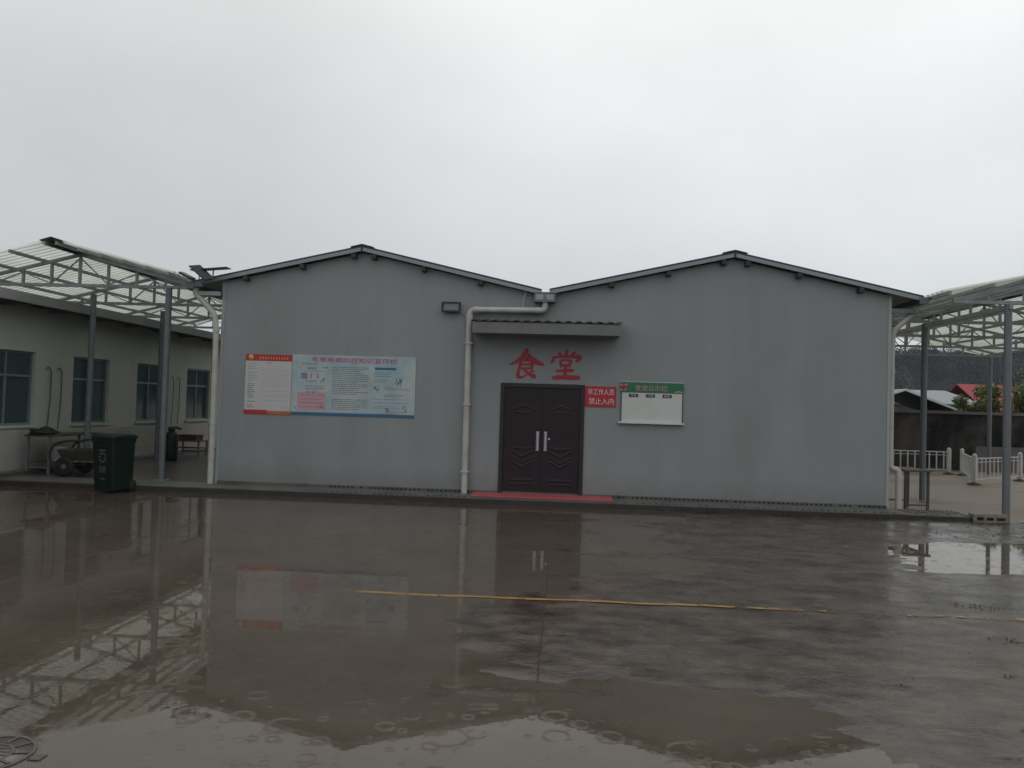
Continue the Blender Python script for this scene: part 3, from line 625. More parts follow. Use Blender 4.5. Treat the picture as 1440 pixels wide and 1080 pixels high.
# ------------------------------------------------------------------ doorstep, signs, posters, lamps on the front
ds = B(-1.64, .93, -.62, -.005, .1005, .128)
o = ds.build('doorstep_mat', m_mat, bevel=.008); tag(o, 'long faded red mat on the plinth before the double door', 'door mat')
sg = thing('warning_sign', 'red sheet sign with two rows of white characters beside the door', 'sign', (.665, -.003, 1.97))
B(.388, .965, -.016, -.003, 1.785, 2.165).build('sign_sheet', m_signred, sg)
text_obj('非工作人员', .44, .925, 2.005, 2.12, -.0165, m_white, sg); text_obj('禁止入内', .46, .925, 1.83, 1.95, -.0165, m_white, sg)

bd = thing('notice_board', 'white canteen notice board with green header and bottom ledge', 'notice board', (1.62, -.003, 1.87))
B(1.065, 2.185, -.028, -.003, 1.525, 2.245).build('board_sheet', m_board, bd)
B(1.04, 2.20, -.036, -.0285, 2.07, 2.262).build('header', m_boardgreen, bd)
B(1.04, 2.20, -.034, -.0285, 2.2625, 2.272).build('top_edge', m_white, bd)
for x in (1.056, 2.178): B(x, x+.014, -.034, -.0285, 1.525, 2.069).build('side_edge', m_greendark, bd)
B(1.01, 2.215, -.075, -.003, 1.495, 1.5245).build('ledge', m_white, bd)
text_obj('食堂公示栏', 1.31, 1.90, 2.105, 2.21, -.0365, m_pink, bd)
em = MB(); em.lathe([(.0, 0), (.05, 0), (.055, .004), (.0, .006)], (1.105, -.0365, 2.17), 12, 'y'); em.build('emblem', m_signred, bd)
lv = MB()
for i, (a, b) in enumerate(((1.05, 2.205), (1.15, 2.215), (1.13, 2.12), (1.06, 2.11), (2.06, 2.09), (2.11, 2.10), (2.16, 2.09))): lv.add([(a-.025, -.0369-i*.0001, b), (a, -.0369-i*.0001, b-.015), (a+.03, -.0369-i*.0001, b+.01), (a, -.0369-i*.0001, b+.02)], [(0, 1, 2, 3)])
tag(lv.build('header_leaf_print', m_pink, bd, fix=False), kind='stuff')
for x, s_ in ((1.285, '早餐'), (1.595, '中餐'), (1.90, '晚餐')):
    tb = B(x-.085, x+.085, -.032, -.0285, 1.985, 2.042).build('meal_tab', m_greendark, bd); text_obj(s_, x-.05, x+.05, 1.996, 2.031, -.0325, m_white, tb)

ps = thing('rules_poster', 'narrow white poster with red header band, left of the blue poster', 'poster', (-5.65, -.003, 2.03))
B(-6.12, -5.215, -.012, -.003, 1.46, 2.60).build('poster_sheet', m_poster, ps)
B(-6.12, -5.215, -.0145, -.0125, 2.475, 2.60).build('header_band', m_headred, ps)
B(-6.13, -5.67, -.0145, -.0125, 1.455, 1.535).build('footer_band', m_headred, ps); B(-5.669, -5.215, -.0145, -.0125, 1.455, 1.520).build('footer_band', m_orange, ps)
e_ = MB().lathe([(0, 0), (.05, 0), (.052, .002), (0, .003)], (-6.02, -.0148, 2.54), 12, 'y').build('emblem', m_gold, ps)
def glyphs(mb, x0, x1, z, hgt, y, n, seed):
    """unreadably small characters: tiny stroke clusters"""
    rg = random.Random(seed); st = (x1-x0)/n
    for i in range(n):
        a = x0+i*st+st*.1; wd = st*.8
        for k in range(3):
            zz = z+hgt*(k+.2)/3; a0 = a+rg.random()*wd*.25; b0 = a+wd-rg.random()*wd*.25
            mb.add([(a0, y, zz), (b0, y, zz), (b0, y, zz+hgt*.13), (a0, y, zz+hgt*.13)], [(0, 1, 2, 3)])
        xx = a+wd*(.3+.4*rg.random()); mb.add([(xx-wd*.07, y-.0003, z), (xx+wd*.07, y-.0003, z), (xx+wd*.07, y-.0003, z+hgt), (xx-wd*.07, y-.0003, z+hgt)], [(0, 1, 2, 3)])
def lines(mb, x0, x1, z0, z1, pitch, y, seed, hgt=.45, fill=.85):
    rg = random.Random(seed); z = z1
    while z > z0:
        if rg.random() < fill:
            xe = x1-(x1-x0)*rg.random()*.35 if rg.random() < .4 else x1; xx = x0
            while xx < xe:
                wd = rg.uniform(.02, .09); mb.add([(xx, y, z), (min(xx+wd, xe), y, z), (min(xx+wd, xe), y, z+pitch*hgt), (xx, y, z+pitch*hgt)], [(0, 1, 2, 3)]); xx += wd+.012
        z -= pitch
def pr(name, m, par, mb): return tag(mb.build(name, m, par, fix=False), kind='stuff')
g = MB(); glyphs(g, -5.86, -5.28, 2.505, .052, -.0150, 11, 3); pr('title_print', m_gold, ps, g)
g = MB(); lines(g, -6.07, -5.88, 2.05, 2.42, .034, -.0125, 4, .3); lines(g, -5.82, -5.27, 1.62, 2.30, .045, -.0125, 5, .12, .8); pr('faint_print', m_fascia, ps, g)
g = MB(); lines(g, -6.07, -5.93, 1.57, 2.02, .037, -.0127, 6, .42); pr('name_print', m_ink, ps, g)
g = MB(); glyphs(g, -5.72, -5.60, 2.425, .03, -.0127, 3, 8); pr('red_print', m_magenta, ps, g)

hp = thing('health_poster', 'wide pale blue disease prevention poster with magenta title characters', 'poster', (-4.01, -.003, 2.03))
B(-5.205, -2.815, -.012, -.003, 1.47, 2.615).build('poster_sheet', m_posterblue, hp)
B(-5.205, -2.815, -.0145, -.0125, 1.468, 1.52).build('footer_band', m_bluepr, hp)
text_obj('冬季疾病防控知识宣传栏', -4.83, -3.17, 2.475, 2.575, -.0125, m_magenta, hp)
B(-5.09, -4.53, -.0132, -.0125, 1.56, 1.90).build('pink_panel', m_pinkpanel, hp)
B(-5.03, -4.90, -.0132, -.0125, 2.155, 2.265).build('picture_print', m_photo, hp)
B(-3.60, -3.19, -.0135, -.0125, 2.36, 2.405).build('heading_bar', m_bluepr, hp)
g = MB()
for q in range(3): glyphs(g, -4.87, -4.80, 2.165+q*.035, .028, -.0128, 1, 20+q); glyphs(g, -4.74, -4.66, 2.165+q*.035, .028, -.0128, 1, 30+q)
glyphs(g, -4.92, -4.84, 1.87, .05, -.0134, 2, 41); lines(g, -5.02, -4.56, 2.28, 2.30, .05, -.0127, 43, .1, 1); lines(g, -5.02, -4.56, 1.58, 1.84, .075, -.0135, 44, .12, 1); glyphs(g, -3.38, -3.02, 1.545, .035, -.0128, 8, 45)
pr('red_print', m_magenta, hp, g)
g = MB(); glyphs(g, -5.02, -4.72, 2.425, .035, -.0128, 7, 51); glyphs(g, -4.92, -4.72, 2.335, .05, -.0128, 4, 52); glyphs(g, -4.62, -4.50, 2.36, .03, -.0128, 3, 53); glyphs(g, -4.94, -4.72, 2.10, .03, -.0128, 5, 54)
glyphs(g, -4.80, -4.74, 1.875, .05, -.0135, 1, 55); lines(g, -4.94, -4.56, 1.93, 2.06, .045, -.0128, 56, .18, .9)
glyphs(g, -3.50, -3.20, 1.50, .03, -.0149, 8, 57); glyphs(g, -3.38, -3.30, 1.56, .08, -.0128, 2, 58); glyphs(g, -3.06, -2.98, 1.62, .08, -.0128, 2, 59)
for (cx, cz, s_) in ((-4.60, 2.14, .09), (-3.12, 2.13, .16), (-3.56, 2.0, .11), (-4.61, 1.63, .07), (-5.13, 1.60, .05), (-3.32, 1.60, .06), (-3.0, 1.60, .07)):
    rg = random.Random(int(cz*997+cx*31))        # small line drawings
    for k in range(7):
        a = rg.uniform(0, 3.1); xx, zz = cx+rg.uniform(-.4, .4)*s_, cz+rg.uniform(-.4, .4)*s_; dx, dz = math.cos(a)*s_*.3, math.sin(a)*s_*.3; wd = .006
        g.add([(xx-dx+dz*.12, -.0136-k*.0001, zz-dz-dx*.12), (xx+dx+dz*.12, -.0136-k*.0001, zz+dz-dx*.12), (xx+dx-dz*.12, -.0136-k*.0001, zz+dz+dx*.12), (xx-dx-dz*.12, -.0136-k*.0001, zz-dz+dx*.12)], [(0, 1, 2, 3)])
pr('dark_print', m_inkd, hp, g)
g = MB(); lines(g, -4.42, -3.72, 1.56, 2.38, .036, -.0127, 61, .38, .9); lines(g, -3.60, -3.28, 2.12, 2.34, .036, -.0127, 62, .3); lines(g, -3.40, -2.92, 1.84, 2.02, .034, -.0127, 63, .35); lines(g, -3.60, -3.0, 1.62, 1.80, .034, -.0127, 64, .25, .6)
pr('grey_print', m_ink, hp, g)

fl = thing('floodlight', 'dark rectangular floodlight on the wall above the door awning', 'floodlight', (-2.17, -.003, 3.58))
B(-2.34, -1.99, -.10, -.03, 3.495, 3.665).build('lamp_body', m_dark, fl, bevel=.008)
f2 = MB(); f2.box(-2.345, -1.985, -.125, -.1005, 3.645, 3.675); f2.box(-2.345, -1.985, -.125, -.1005, 3.485, 3.515); f2.box(-2.345, -2.31, -.125, -.1005, 3.516, 3.644); f2.box(-2.02, -1.985, -.125, -.1005, 3.516, 3.644)
f2.build('lamp_rim', m_dark, fl)
B(-2.309, -2.021, -.107, -.1005, 3.516, 3.644).build('lamp_glass', m_lens, fl)
B(-2.20, -2.13, -.029, -.0, 3.54, 3.62).build('wall_bracket', m_dark, fl)
MB().tube(bend([(-1.99, -.05, 3.52), (-1.93, -.02, 3.46), (-1.86, -.03, 3.40)], .05), .007, 6).build('lamp_cable', m_pvc, fl)
o = MB().tube([(-.76, -.11, 3.90), (-.79, -.12, 3.80), (-.81, -.115, 3.70), (-.82, -.11, 3.59)], .006, 6).build('hanging_wire', m_pvc); tag(o, 'thin white wire hanging from the roof edge near the valley', 'wire')

sl = thing('solar_lamp', 'small solar powered lamp with tilted panels on the left roof corner', 'lamp', (-7.05, -.25, 3.86))
def plate(mb, c, a, b, th):
    c, a, b = Vector(c), Vector(a), Vector(b); n = a.cross(b).normalized()*th
    return mb.add([c-a-b-n, c+a-b-n, c+a+b-n, c-a+b-n, c-a-b+n, c+a-b+n, c+a+b+n, c-a+b+n], [(0, 3, 2, 1), (4, 5, 6, 7), (0, 1, 5, 4), (1, 2, 6, 5), (2, 3, 7, 6), (3, 0, 4, 7)])
plate(MB(), (-6.90, -.36, 4.10), (.14, .02, -.125), (.08, .06, .02), .012).build('solar_panel', m_solar, sl)
plate(MB(), (-7.18, -.36, 4.03), (.12, .0, -.06), (.0, .09, .01), .02).build('lamp_head', m_dark, sl)
plate(MB(), (-6.78, -.26, 4.18), (.36, .0, .03), (.0, .10, .0), .008).build('upper_panel', m_solar, sl)
sm_ = MB(); sm_.tube([(-6.72, -.26, 4.17), (-6.74, -.24, 4.00), (-6.98, -.25, 3.93)], .014, 8); sm_.tube([(-7.12, -.34, 3.99), (-7.0, -.28, 3.92), (-6.95, -.33, 4.06)], .012, 8); sm_.box(-7.08, -6.92, -.30, -.20, 3.845, 3.93)
sm_.build('bracket', m_steel_d, sl)

# ------------------------------------------------------------------ open canopies with steel trusses
def truss(canopy, x0, x1, xa, zc, za, y, bays, msteel, sz):
    """triangular roof truss: bottom chord, two rafters, struts, crossed braces"""
    ch = B(x0, x1, y-sz/2, y+sz/2, zc-sz/2, zc+sz/2).build('truss', msteel, canopy)
    for xe in (x0, x1): MB().bar((xa, y, za), (xe, y, zc+sz*.6), sz*.8, sz).build('rafter', msteel, ch)
    xs = [x0+(x1-x0)*i/bays for i in range(1, bays)]; top = lambda x: za-(za-zc)*abs(x-xa)/max(abs((x0 if x < xa else x1)-xa), 1e-3)
    for x in xs: MB().bar((x, y, zc+sz/2+.001), (x, y, top(x)-sz*.45), sz*.75, sz*.75, (0, 1, 0)).build('strut', msteel, ch)
    for i in range(0, len(xs)-1):
        a, b = xs[i], xs[i+1]; up = i % 2 == 0
        pa, pb = ((a, y-.004, zc+sz/2), (b, y-.004, top(b)-sz)) if up else ((a, y-.004, top(a)-sz), (b, y-.004, zc+sz/2))
        MB().bar(pa, pb, sz*.35, sz*.35, (0, 1, 0)).build('brace', msteel, ch)
    return ch
def canopy(name, label, x0, x1, xa, zc, za, trusses, bays, posts, eave0, eave1, roofslope, ynear, yfar, msteel, sz, purl, zroof, pz):
    c = thing(name, label, 'canopy', (xa, trusses[0], 0))
    t0 = truss(c, x0, x1, xa, zc, za, trusses[0], bays, msteel, sz)
    for y in trusses[1:]: place_copy(t0, c, (0, y-trusses[0], 0))
    for i, (x, y, zb) in enumerate(posts):
        pm = MB().tube([(x, y, zb+.012), (x, y, zc-sz/2-.001)], .062, 14).build('post', m_post, c)
        fp = B(x-.12, x+.12, y-.12, y+.12, zb, zb+.012)
        for sx in (-1, 1):
            for sy in (-1, 1): fp.lathe([(.012, .012), (.012, .03), (.004, .034)], (x+sx*.09, y+sy*.09, zb), 6)
        fp.build('base_plate', msteel, pm)
    rz_ = lambda x: zroof-roofslope*abs(x-xa)
    n = 5 if xa-eave0 < 3.2 else 6
    for side, ex in ((-1, eave0), (1, eave1)):
        xs = [xa+side*(.12+(abs(ex-xa)-.2)*i/(n-1)) for i in range(n)]
        for x in xs:
            MB().bar((x, ynear-.03, rz_(x)-.022-pz/2), (x, yfar, rz_(x)-.022-pz/2), purl, pz).build('purlin', msteel, c)
        # corrugated sheets, one per metre
        wsh = 1.04; cnt = int(math.ceil((yfar-ynear)/wsh)); k = 36
        first = None
        for i in range(cnt):
            if first is None:
                vs = []
                for j in range(k+1):
                    yy = ynear+wsh*j/k; dz = .024*math.cos(2*math.pi*j/k*6.0)
                    for xx in (xa+side*.004, xa+side*abs(ex-xa)*.5, ex): vs.append((xx, yy, rz_(xx)+dz))
                fs = [(3*j+q, 3*j+q+1, 3*j+q+4, 3*j+q+3) for j in range(k) for q in range(2)]
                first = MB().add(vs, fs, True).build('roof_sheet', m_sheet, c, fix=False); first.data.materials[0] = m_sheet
            else:
                place_copy(first, c, (0, i*wsh, .004*(i % 2)))
    rcm = MB()
    for side in (-1, 1): rcm.prism([(xa, zroof+.045), (xa+side*.22, rz_(xa+.22)+.035), (xa+side*.22, rz_(xa+.22)+.025), (xa, zroof+.035)], ynear-.02, yfar)
    rcm.build('ridge_cap', m_dark, c)
    return c
lc = canopy('walkway_canopy', 'open steel canopy with translucent roof between the left building and the canteen', -12.1, -7.36, -9.72, 3.90, 4.52, (.3, 3.1, 5.9, 8.7), 8,
       [(-7.8, .16, .097), (-7.8, 3.1, .097), (-7.8, 5.9, .097), (-10.1, 1.35, .097), (-10.1, 4.2, .097), (-10.1, 7.1, .097)], -13.3, -7.34, .242, -.62, 9.4, m_steel, .062, .045, 4.635, .06)
rc = canopy('yard_canopy', 'open steel canopy with translucent roof to the right of the canteen', 6.72, 13.9, 10.3, 3.80, 4.62, (-.55, 2.4, 5.3, 8.2, 11.1), 12,
       [(7.65, -.55, 0), (7.65, 2.55, 0), (7.65, 5.3, 0), (7.65, 8.2, 0), (13.55, -.55, 0), (13.55, 2.4, 0), (13.55, 5.3, 0), (13.55, 8.2, 0), (13.55, 11.1, 0)], 6.47, 14.1, .205, -.778, 12.0, m_steel, .062, .05, 4.74, .065)
lb = MB().bar((7.65, -.65, 3.72), (7.65, 11.2, 3.72), .06, .085).build('eave_beam', m_steel, rc)

# ------------------------------------------------------------------ long building on the left
LX = -11.0
lbld = thing('side_building', 'long pale building with blue windows beyond the left canopy', 'building', (-13, 0, 0))
wins = [(-4.45, -2.95), (-1.78, -.28), (-.35+1.22-1.5, .87), (2.15, 3.52), (4.73, 6.08), (7.36, 8.86)]
wins = [(-4.75, -3.3), (-2.2, -.75) , (-.62, .90), (2.14, 3.52), (4.73, 6.10), (7.36, 8.80)]
wins = [(-6.0, -4.6), (-3.35, -1.95), (-.62, .90), (2.14, 3.52), (4.73, 6.10), (7.36, 8.80)]
WZ0, WZ1 = 1.06, 2.57
ys = sorted({-9.0, 10.2} | {v for ww in wins for v in ww}); zs = [.097, WZ0, WZ1, 3.50]
wm = MB(); idx = {}
def V_(xx, yy, zz):
    kk = (xx, round(yy, 4), round(zz, 4))
    if kk not in idx: idx[kk] = len(wm.v); wm.v.append((xx, yy, zz))
    return idx[kk]
def Fq(*q): wm.f.append(list(q)); wm.sm.append(False)
for i in range(len(ys)-1):
    for j in range(3):
        hole = j == 1 and any(abs(ys[i]-a) < 1e-6 for a, b in wins)
        a, b, c_, d_ = ys[i], ys[i+1], zs[j], zs[j+1]
        if hole:
            for (p_, q_, r_, s_) in ((a, c_, b, c_), (b, c_, b, d_), (b, d_, a, d_), (a, d_, a, c_)):
                Fq(V_(LX, p_, q_), V_(LX, r_, s_), V_(LX-.2, r_, s_), V_(LX-.2, p_, q_))
        else:
            Fq(V_(LX, a, c_), V_(LX, b, c_), V_(LX, b, d_), V_(LX, a, d_)); Fq(V_(LX-.2, a, c_), V_(LX-.2, a, d_), V_(LX-.2, b, d_), V_(LX-.2, b, c_))
wm.build('wall', m_lwall, lbld)
B(-17, LX-.201, 10.0, 10.2, .05, 3.5).build('end_wall', m_lwall, lbld); B(-17, LX-.201, -9.0, -8.8, .05, 3.5).build('end_wall', m_lwall, lbld)
B(-17.2, -17, -9.0, 10.2, .05, 3.5).build('rear_wall', m_lwall, lbld)
B(LX-.30, LX-.21, -8.7, 9.9, .05, 3.45).build('room_lining', m_hole, lbld)
dd = B(LX+.001, LX+.022, -9.0, 10.2, .097, .93).build('dado', m_dado, lbld)
B(LX+.001, LX+.35, -9.0, 10.2, .02, .17).build('wall_footing', m_walk, lbld)
B(-17.4, -10.33, -9.2, 10.4, 3.552, 3.60).build('roof', m_gut, lbld)
B(-10.329, -10.28, -9.2, 10.4, 3.45, 3.64).build('fascia', m_fascia, lbld)
B(LX+.002, -10.33, -9.2, 10.4, 3.53, 3.551).build('soffit', m_fascia, lbld)
for i in range(14): B(LX+.003, -10.34, -8.6+i*1.4, -8.54+i*1.4, 3.43, 3.529).build('rafter_end', m_steel_d, lbld)
for wi, (a, b) in enumerate(wins):
    xm = LX-.10; fw = .045; midz = WZ1-.50; midy = (a+b)/2
    wf = MB()
    wf.box(xm-.03, xm+.03, a, b, WZ0, WZ0+fw); wf.box(xm-.03, xm+.03, a, b, WZ1-fw, WZ1); wf.box(xm-.03, xm+.03, a, a+fw, WZ0+fw, WZ1-fw); wf.box(xm-.03, xm+.03, b-fw, b, WZ0+fw, WZ1-fw)
    wf.box(xm-.031, xm+.031, a+fw, b-fw, midz-.022, midz+.022); wf.box(xm-.028, xm+.028, midy-.022, midy+.022, WZ0+fw, midz-.023); wf.box(xm-.028, xm+.028, midy-.018, midy+.018, midz+.023, WZ1-fw)
    win = wf.build('window', m_alu, lbld)
    for (p0, p1, q0, q1, mm_, off) in ((a+fw, midy-.022, WZ0+fw, midz-.022, m_pane, .0), (midy+.022, b-fw, WZ0+fw, midz-.022, m_pane2 if wi != 2 else m_pane, -.012), (a+fw, midy-.018, midz+.022, WZ1-fw, m_pane, 0), (midy+.018, b-fw, midz+.022, WZ1-fw, m_pane, 0)):
        B(xm+off-.004, xm+off+.004, p0, p1, q0, q1).build('pane', mm_, win)
    B(LX-.10, LX+.05, a-.04, b+.04, WZ0-.05, WZ0-.001).build('sill', m_lwall, win)
# bent pipes on that wall
for i, (y, lab) in enumerate(((1.33, 'bent grey pipe on the left wall, the one nearest the camera'), (1.68, 'bent grey pipe on the left wall, second from the camera'), (6.50, 'thin bent pipe on the far left wall, left one of the far pair'), (6.85, 'thin dark pipe on the left wall just before the last window'))):
    o = MB().tube(bend([(LX+.03, y-.13, 2.25), (LX+.05, y-.08, 2.29), (LX+.05, y, 2.20), (LX+.05, y, 1.6), (LX+.05, y-.06, .95)], .1), .014 if i < 2 else .011, 8).build('wall_pipe', m_hose)
    tag(o, lab, 'pipe', 'bent pipes on the left wall')

# ------------------------------------------------------------------ things under the left canopy
def table(name, label, cx, cy, w_, l_, h, mtop, mleg, group=None, shelf=False, z0=.097):
    t_ = thing(name, label, 'table', (cx, cy, z0), 0, group)
    B(cx-w_/2, cx+w_/2, cy-l_/2, cy+l_/2, z0+h-.035, z0+h).build('table_top', mtop, t_, bevel=.005)
    for sx in (-1, 1):
        for sy in (-1, 1): x, y = cx+sx*(w_/2-.05), cy+sy*(l_/2-.06); B(x-.02, x+.02, y-.02, y+.02, z0, z0+h-.036).build('leg', mleg, t_)
    if shelf: B(cx-w_/2+.03, cx+w_/2-.03, cy-l_/2+.08, cy+l_/2-.08, z0+.22, z0+.24).build('shelf', mtop, t_)
    for sy in (-1, 1): y = cy+sy*(l_/2-.06); B(cx-w_/2+.07, cx+w_/2-.07, y-.012, y+.012, z0+.12, z0+.145).build('stretcher', mleg, t_)
    return t_
table('work_table', 'dark narrow table against the left wall, behind the cart', -10.52, 1.25, .55, 1.75, .79, m_wood, m_steel_d, shelf=True)
table('work_table', 'red brown topped table at the far end under the left canopy', -10.33, 6.4, .78, .6, .44, m_woodr, m_steel_d, shelf=True)
o = B(-10.62, -10.08, 6.2, 6.6, .538, .66).build('storage_crate', m_wood, bevel=.01)
tag(o, 'low dark wooden crate lying on the red brown table', 'crate')
ck = B(-10.64, -10.06, 6.18, 6.62, .661, .685).build('lid', m_cloth, o)
rg = random.Random(4)
def lump(name, label, cat, c, size, m):
    bm = bmesh.new(); bmesh.ops.create_icosphere(bm, subdivisions=3, radius=1)
    for v in bm.verts:
        n = v.co.copy(); k_ = 1+.25*math.sin(n.x*4+1)*math.cos(n.y*5)+.15*math.sin(n.z*7+n.x*3); v.co = Vector((n.x*size[0]*k_, n.y*size[1]*k_, max(n.z*size[2]*k_, -size[2]*.6)))+Vector(c)
    me = bpy.data.meshes.new(name); bm.to_mesh(me); bm.free(); me.polygons.foreach_set('use_smooth', [True]*len(me.polygons)); me.materials.append(m)
    o = bpy.data.objects.new(name, me); COL.objects.link(o); return tag(o, label, cat)
lump('bundle', 'dark crumpled bundle on the end of the narrow table', 'bundle', (-10.5, .55, .887+.055), (.2, .26, .09), m_cloth)
def basin(c, r_, h_, m, label, name, cat):
    o = MB().lathe([(r_*.72, 0), (r_*.9, h_*.6), (r_, h_), (r_*1.05, h_), (r_*1.02, h_-.02), (r_*.86, h_*.4), (r_*.68, .02)], c, 18).build(name, m); return tag(o, label, cat)
basin((-10.42, .85, .097+.241), .17, .30, m_bucket, 'pale plastic bucket on the shelf of the narrow table', 'bucket', 'bucket')
basin((-10.45, 1.55, .097+.241), .24, .14, m_gut, 'grey basin on the shelf of the narrow table', 'wash_basin', 'basin')
# covered upright cylinder by the far table
cv = thing('gas_cylinder', 'tall dark cylinder with a cap under the left canopy', 'cylinder', (-9.96, 4.62, .097))
MB().lathe([(.15, 0), (.165, .02), (.165, .62), (.14, .70), (.06, .75)], (-9.96, 4.62, .097), 18).build('body', m_cloth, cv)
cp = MB().lathe([(.06, .751), (.09, .76), (.09, .84), (.05, .87)], (-9.96, 4.62, .097), 14); cp.tube([(-9.96, 4.62, .93), (-9.88, 4.68, .95), (-9.78, 4.76, .90)], .03, 8); cp.build('cap', m_dark, cv)
# hand cart behind the wheelie bin
hc = thing('hand_cart', 'dark two-wheeled hand cart with bent tube handle behind the green bin', 'cart', (-9.55, .55, .097))
cart = MB().add([(-10.0, .25, .62), (-9.15, .25, .62), (-9.15, .85, .62), (-10.0, .85, .62), (-9.9, .30, .42), (-9.2, .30, .42), (-9.2, .80, .42), (-9.9, .80, .42)],
                [(4, 5, 6, 7), (0, 1, 5, 4), (1, 2, 6, 5), (2, 3, 7, 6), (3, 0, 4, 7)])
ct = cart.build('tray', m_cart, hc, fix=False); sol = ct.modifiers.new('solid', 'SOLIDIFY'); sol.thickness = .015
for y in (.22, .88):
    MB().tube(bend([(-9.98, y, .20), (-10.16, y, .45), (-10.08, y, .72), (-9.80, y, .80), (-9.45, y, .80)], .2), .022, 8).build('handle_tube', m_cloth, hc)
    wh = MB().lathe([(.13, -.03), (.17, -.03), (.19, -.015), (.19, .015), (.17, .03), (.13, .03)], (-9.82, y, .288), 20, 'y').build('wheel', m_rubber, hc)
    MB().lathe([(.03, -.035), (.125, -.012), (.125, .012), (.03, .035)], (-9.82, y, .288), 14, 'y').build('rim', m_steel_d, wh)
    lg = MB(); lg.bar((-9.22, y, .44), (-9.08, y, .097), .03, .03); lg.bar((-9.05, y, .46), (-9.20, y, .14), .025, .025); lg.build('leg', m_bucket, hc)
B(-9.95, -9.15, .235, .25, .385, .405).build('frame_rail', m_gut, hc); B(-9.95, -9.15, .85, .865, .385, .405).build('frame_rail', m_gut, hc)
MB().tube([(-9.82, .2, .288), (-9.82, .9, .288)], .014, 8).build('axle', m_steel_d, hc)

# ------------------------------------------------------------------ wheelie bin
bn = thing('wheelie_bin', 'dark green wheeled rubbish bin with pale print standing on the wet yard', 'rubbish bin', (-8.14, -1.02, .004), R(-2))
bn.scale = (.86, .86, 1); bn.location = (-8.06, -1.02, .004); bn.rotation_euler = (0, 0, R(-12)); FR[bn.name] = (Vector((-8.14, -1.02, .004)), R(-12))
def rbin(z, wx, wy, yo=0, n=4, rad=.05):
    o = []
    for cx, cy, a0 in ((1, 1, 0), (-1, 1, 90), (-1, -1, 180), (1, -1, 270)):
        for k in range(n+1):
            a = R(a0+90*k/n); o.append((cx*(wx/2-rad)+rad*math.cos(a), yo+cy*(wy/2-rad)+rad*math.sin(a), z))
    return o
secs = [(.03, .49, .55, .02), (.05, .50, .56, .02), (.55, .53, .61, .0), (.88, .55, .64, -.01), (.885, .575, .665, -.01), (.955, .58, .67, -.01)]
vs, fs = [], []
for z, a, b, yo in secs: vs += rbin(z, a, b, yo)
n_ = 20
for i in range(len(secs)-1): fs += [(i*n_+j, i*n_+(j+1) % n_, (i+1)*n_+(j+1) % n_, (i+1)*n_+j) for j in range(n_)]
fs += [tuple(range(n_-1, -1, -1)), tuple(range((len(secs)-1)*n_, len(secs)*n_))]
# local frame: front faces -y; wheels and handle on +x side
rot = Matrix.Rotation(R(0), 3, 'Z')
def L2(mb): mb.v = [tuple(rot @ Vector(v)) for v in mb.v]; return mb
body = L2(MB().add(vs, fs)).build('body', m_bin, bn, local=True, bevel=.004)
vs, fs = [], []
for z, a, b, yo in ((.957, .60, .69, -.015), (.985, .60, .69, -.015), (1.02, .55, .64, -.01), (1.035, .40, .48, -.01)): vs += rbin(z, a, b, yo)
for i in range(3): fs += [(i*n_+j, i*n_+(j+1) % n_, (i+1)*n_+(j+1) % n_, (i+1)*n_+j) for j in range(n_)]
fs += [tuple(range(n_-1, -1, -1)), tuple(range(3*n_, 4*n_))]
L2(MB().add(vs, fs)).build('lid', m_bin, bn, local=True, bevel=.003)
hd = L2(MB().tube([(-.24, .33, .96), (-.24, .39, .975), (.24, .39, .975), (.24, .33, .96)], .016, 8)); hd.build('handle', m_bin, bn, local=True)
for sx in (-1, 1):
    wl = L2(MB().lathe([(.05, -.025), (.09, -.025), (.10, -.012), (.10, .012), (.09, .025), (.05, .025)], (sx*.235, .285, .10), 18, 'x')).build('wheel', m_rubber, bn, local=True)
    L2(MB().lathe([(.012, -.03), (.045, -.02), (.045, .02), (.012, .03)], (sx*.235, .285, .10), 12, 'x')).build('hub', m_dark, wl, local=True)
L2(MB().tube([(-.24, .285, .10), (.24, .285, .10)], .012, 8)).build('axle', m_dark, bn, local=True)
# print on the front: a round mark over a row of unreadable strokes
pm = MB(); rgp = random.Random(2)
def side_y(z): return -(.26+.07*(z-.05)/.83)-.004
def pq(xa, xb, za, zb): pm.add([(xa, side_y(za), za), (xb, side_y(za), za), (xb, side_y(zb), zb), (xa, side_y(zb), zb)], [(0, 1, 2, 3)])
for i in range(9):
    a = R(40*i); a2 = R(40*i+24); c0, z0 = .0, .62
    pm.add([(c0+math.cos(q)*rr_*.09, side_y(z0+math.sin(q)*rr_*.09), z0+math.sin(q)*rr_*.09) for q, rr_ in ((a, 1), (a2, 1), (a2, .72), (a, .72))], [(0, 1, 2, 3)])
pq(-.075, .075, .735, .755)
for i in range(4):
    xx = -.082+i*.042
    for k in range(3): pq(xx+rgp.random()*.01, xx+.03, .36+k*.04, .375+k*.04)
    pq(xx+.012, xx+.019, .35, .465)
pq(-.06, .06, .235, .25)
tag(pm.build('front_print', m_binprint, bn, local=True, fix=False), kind='stuff')

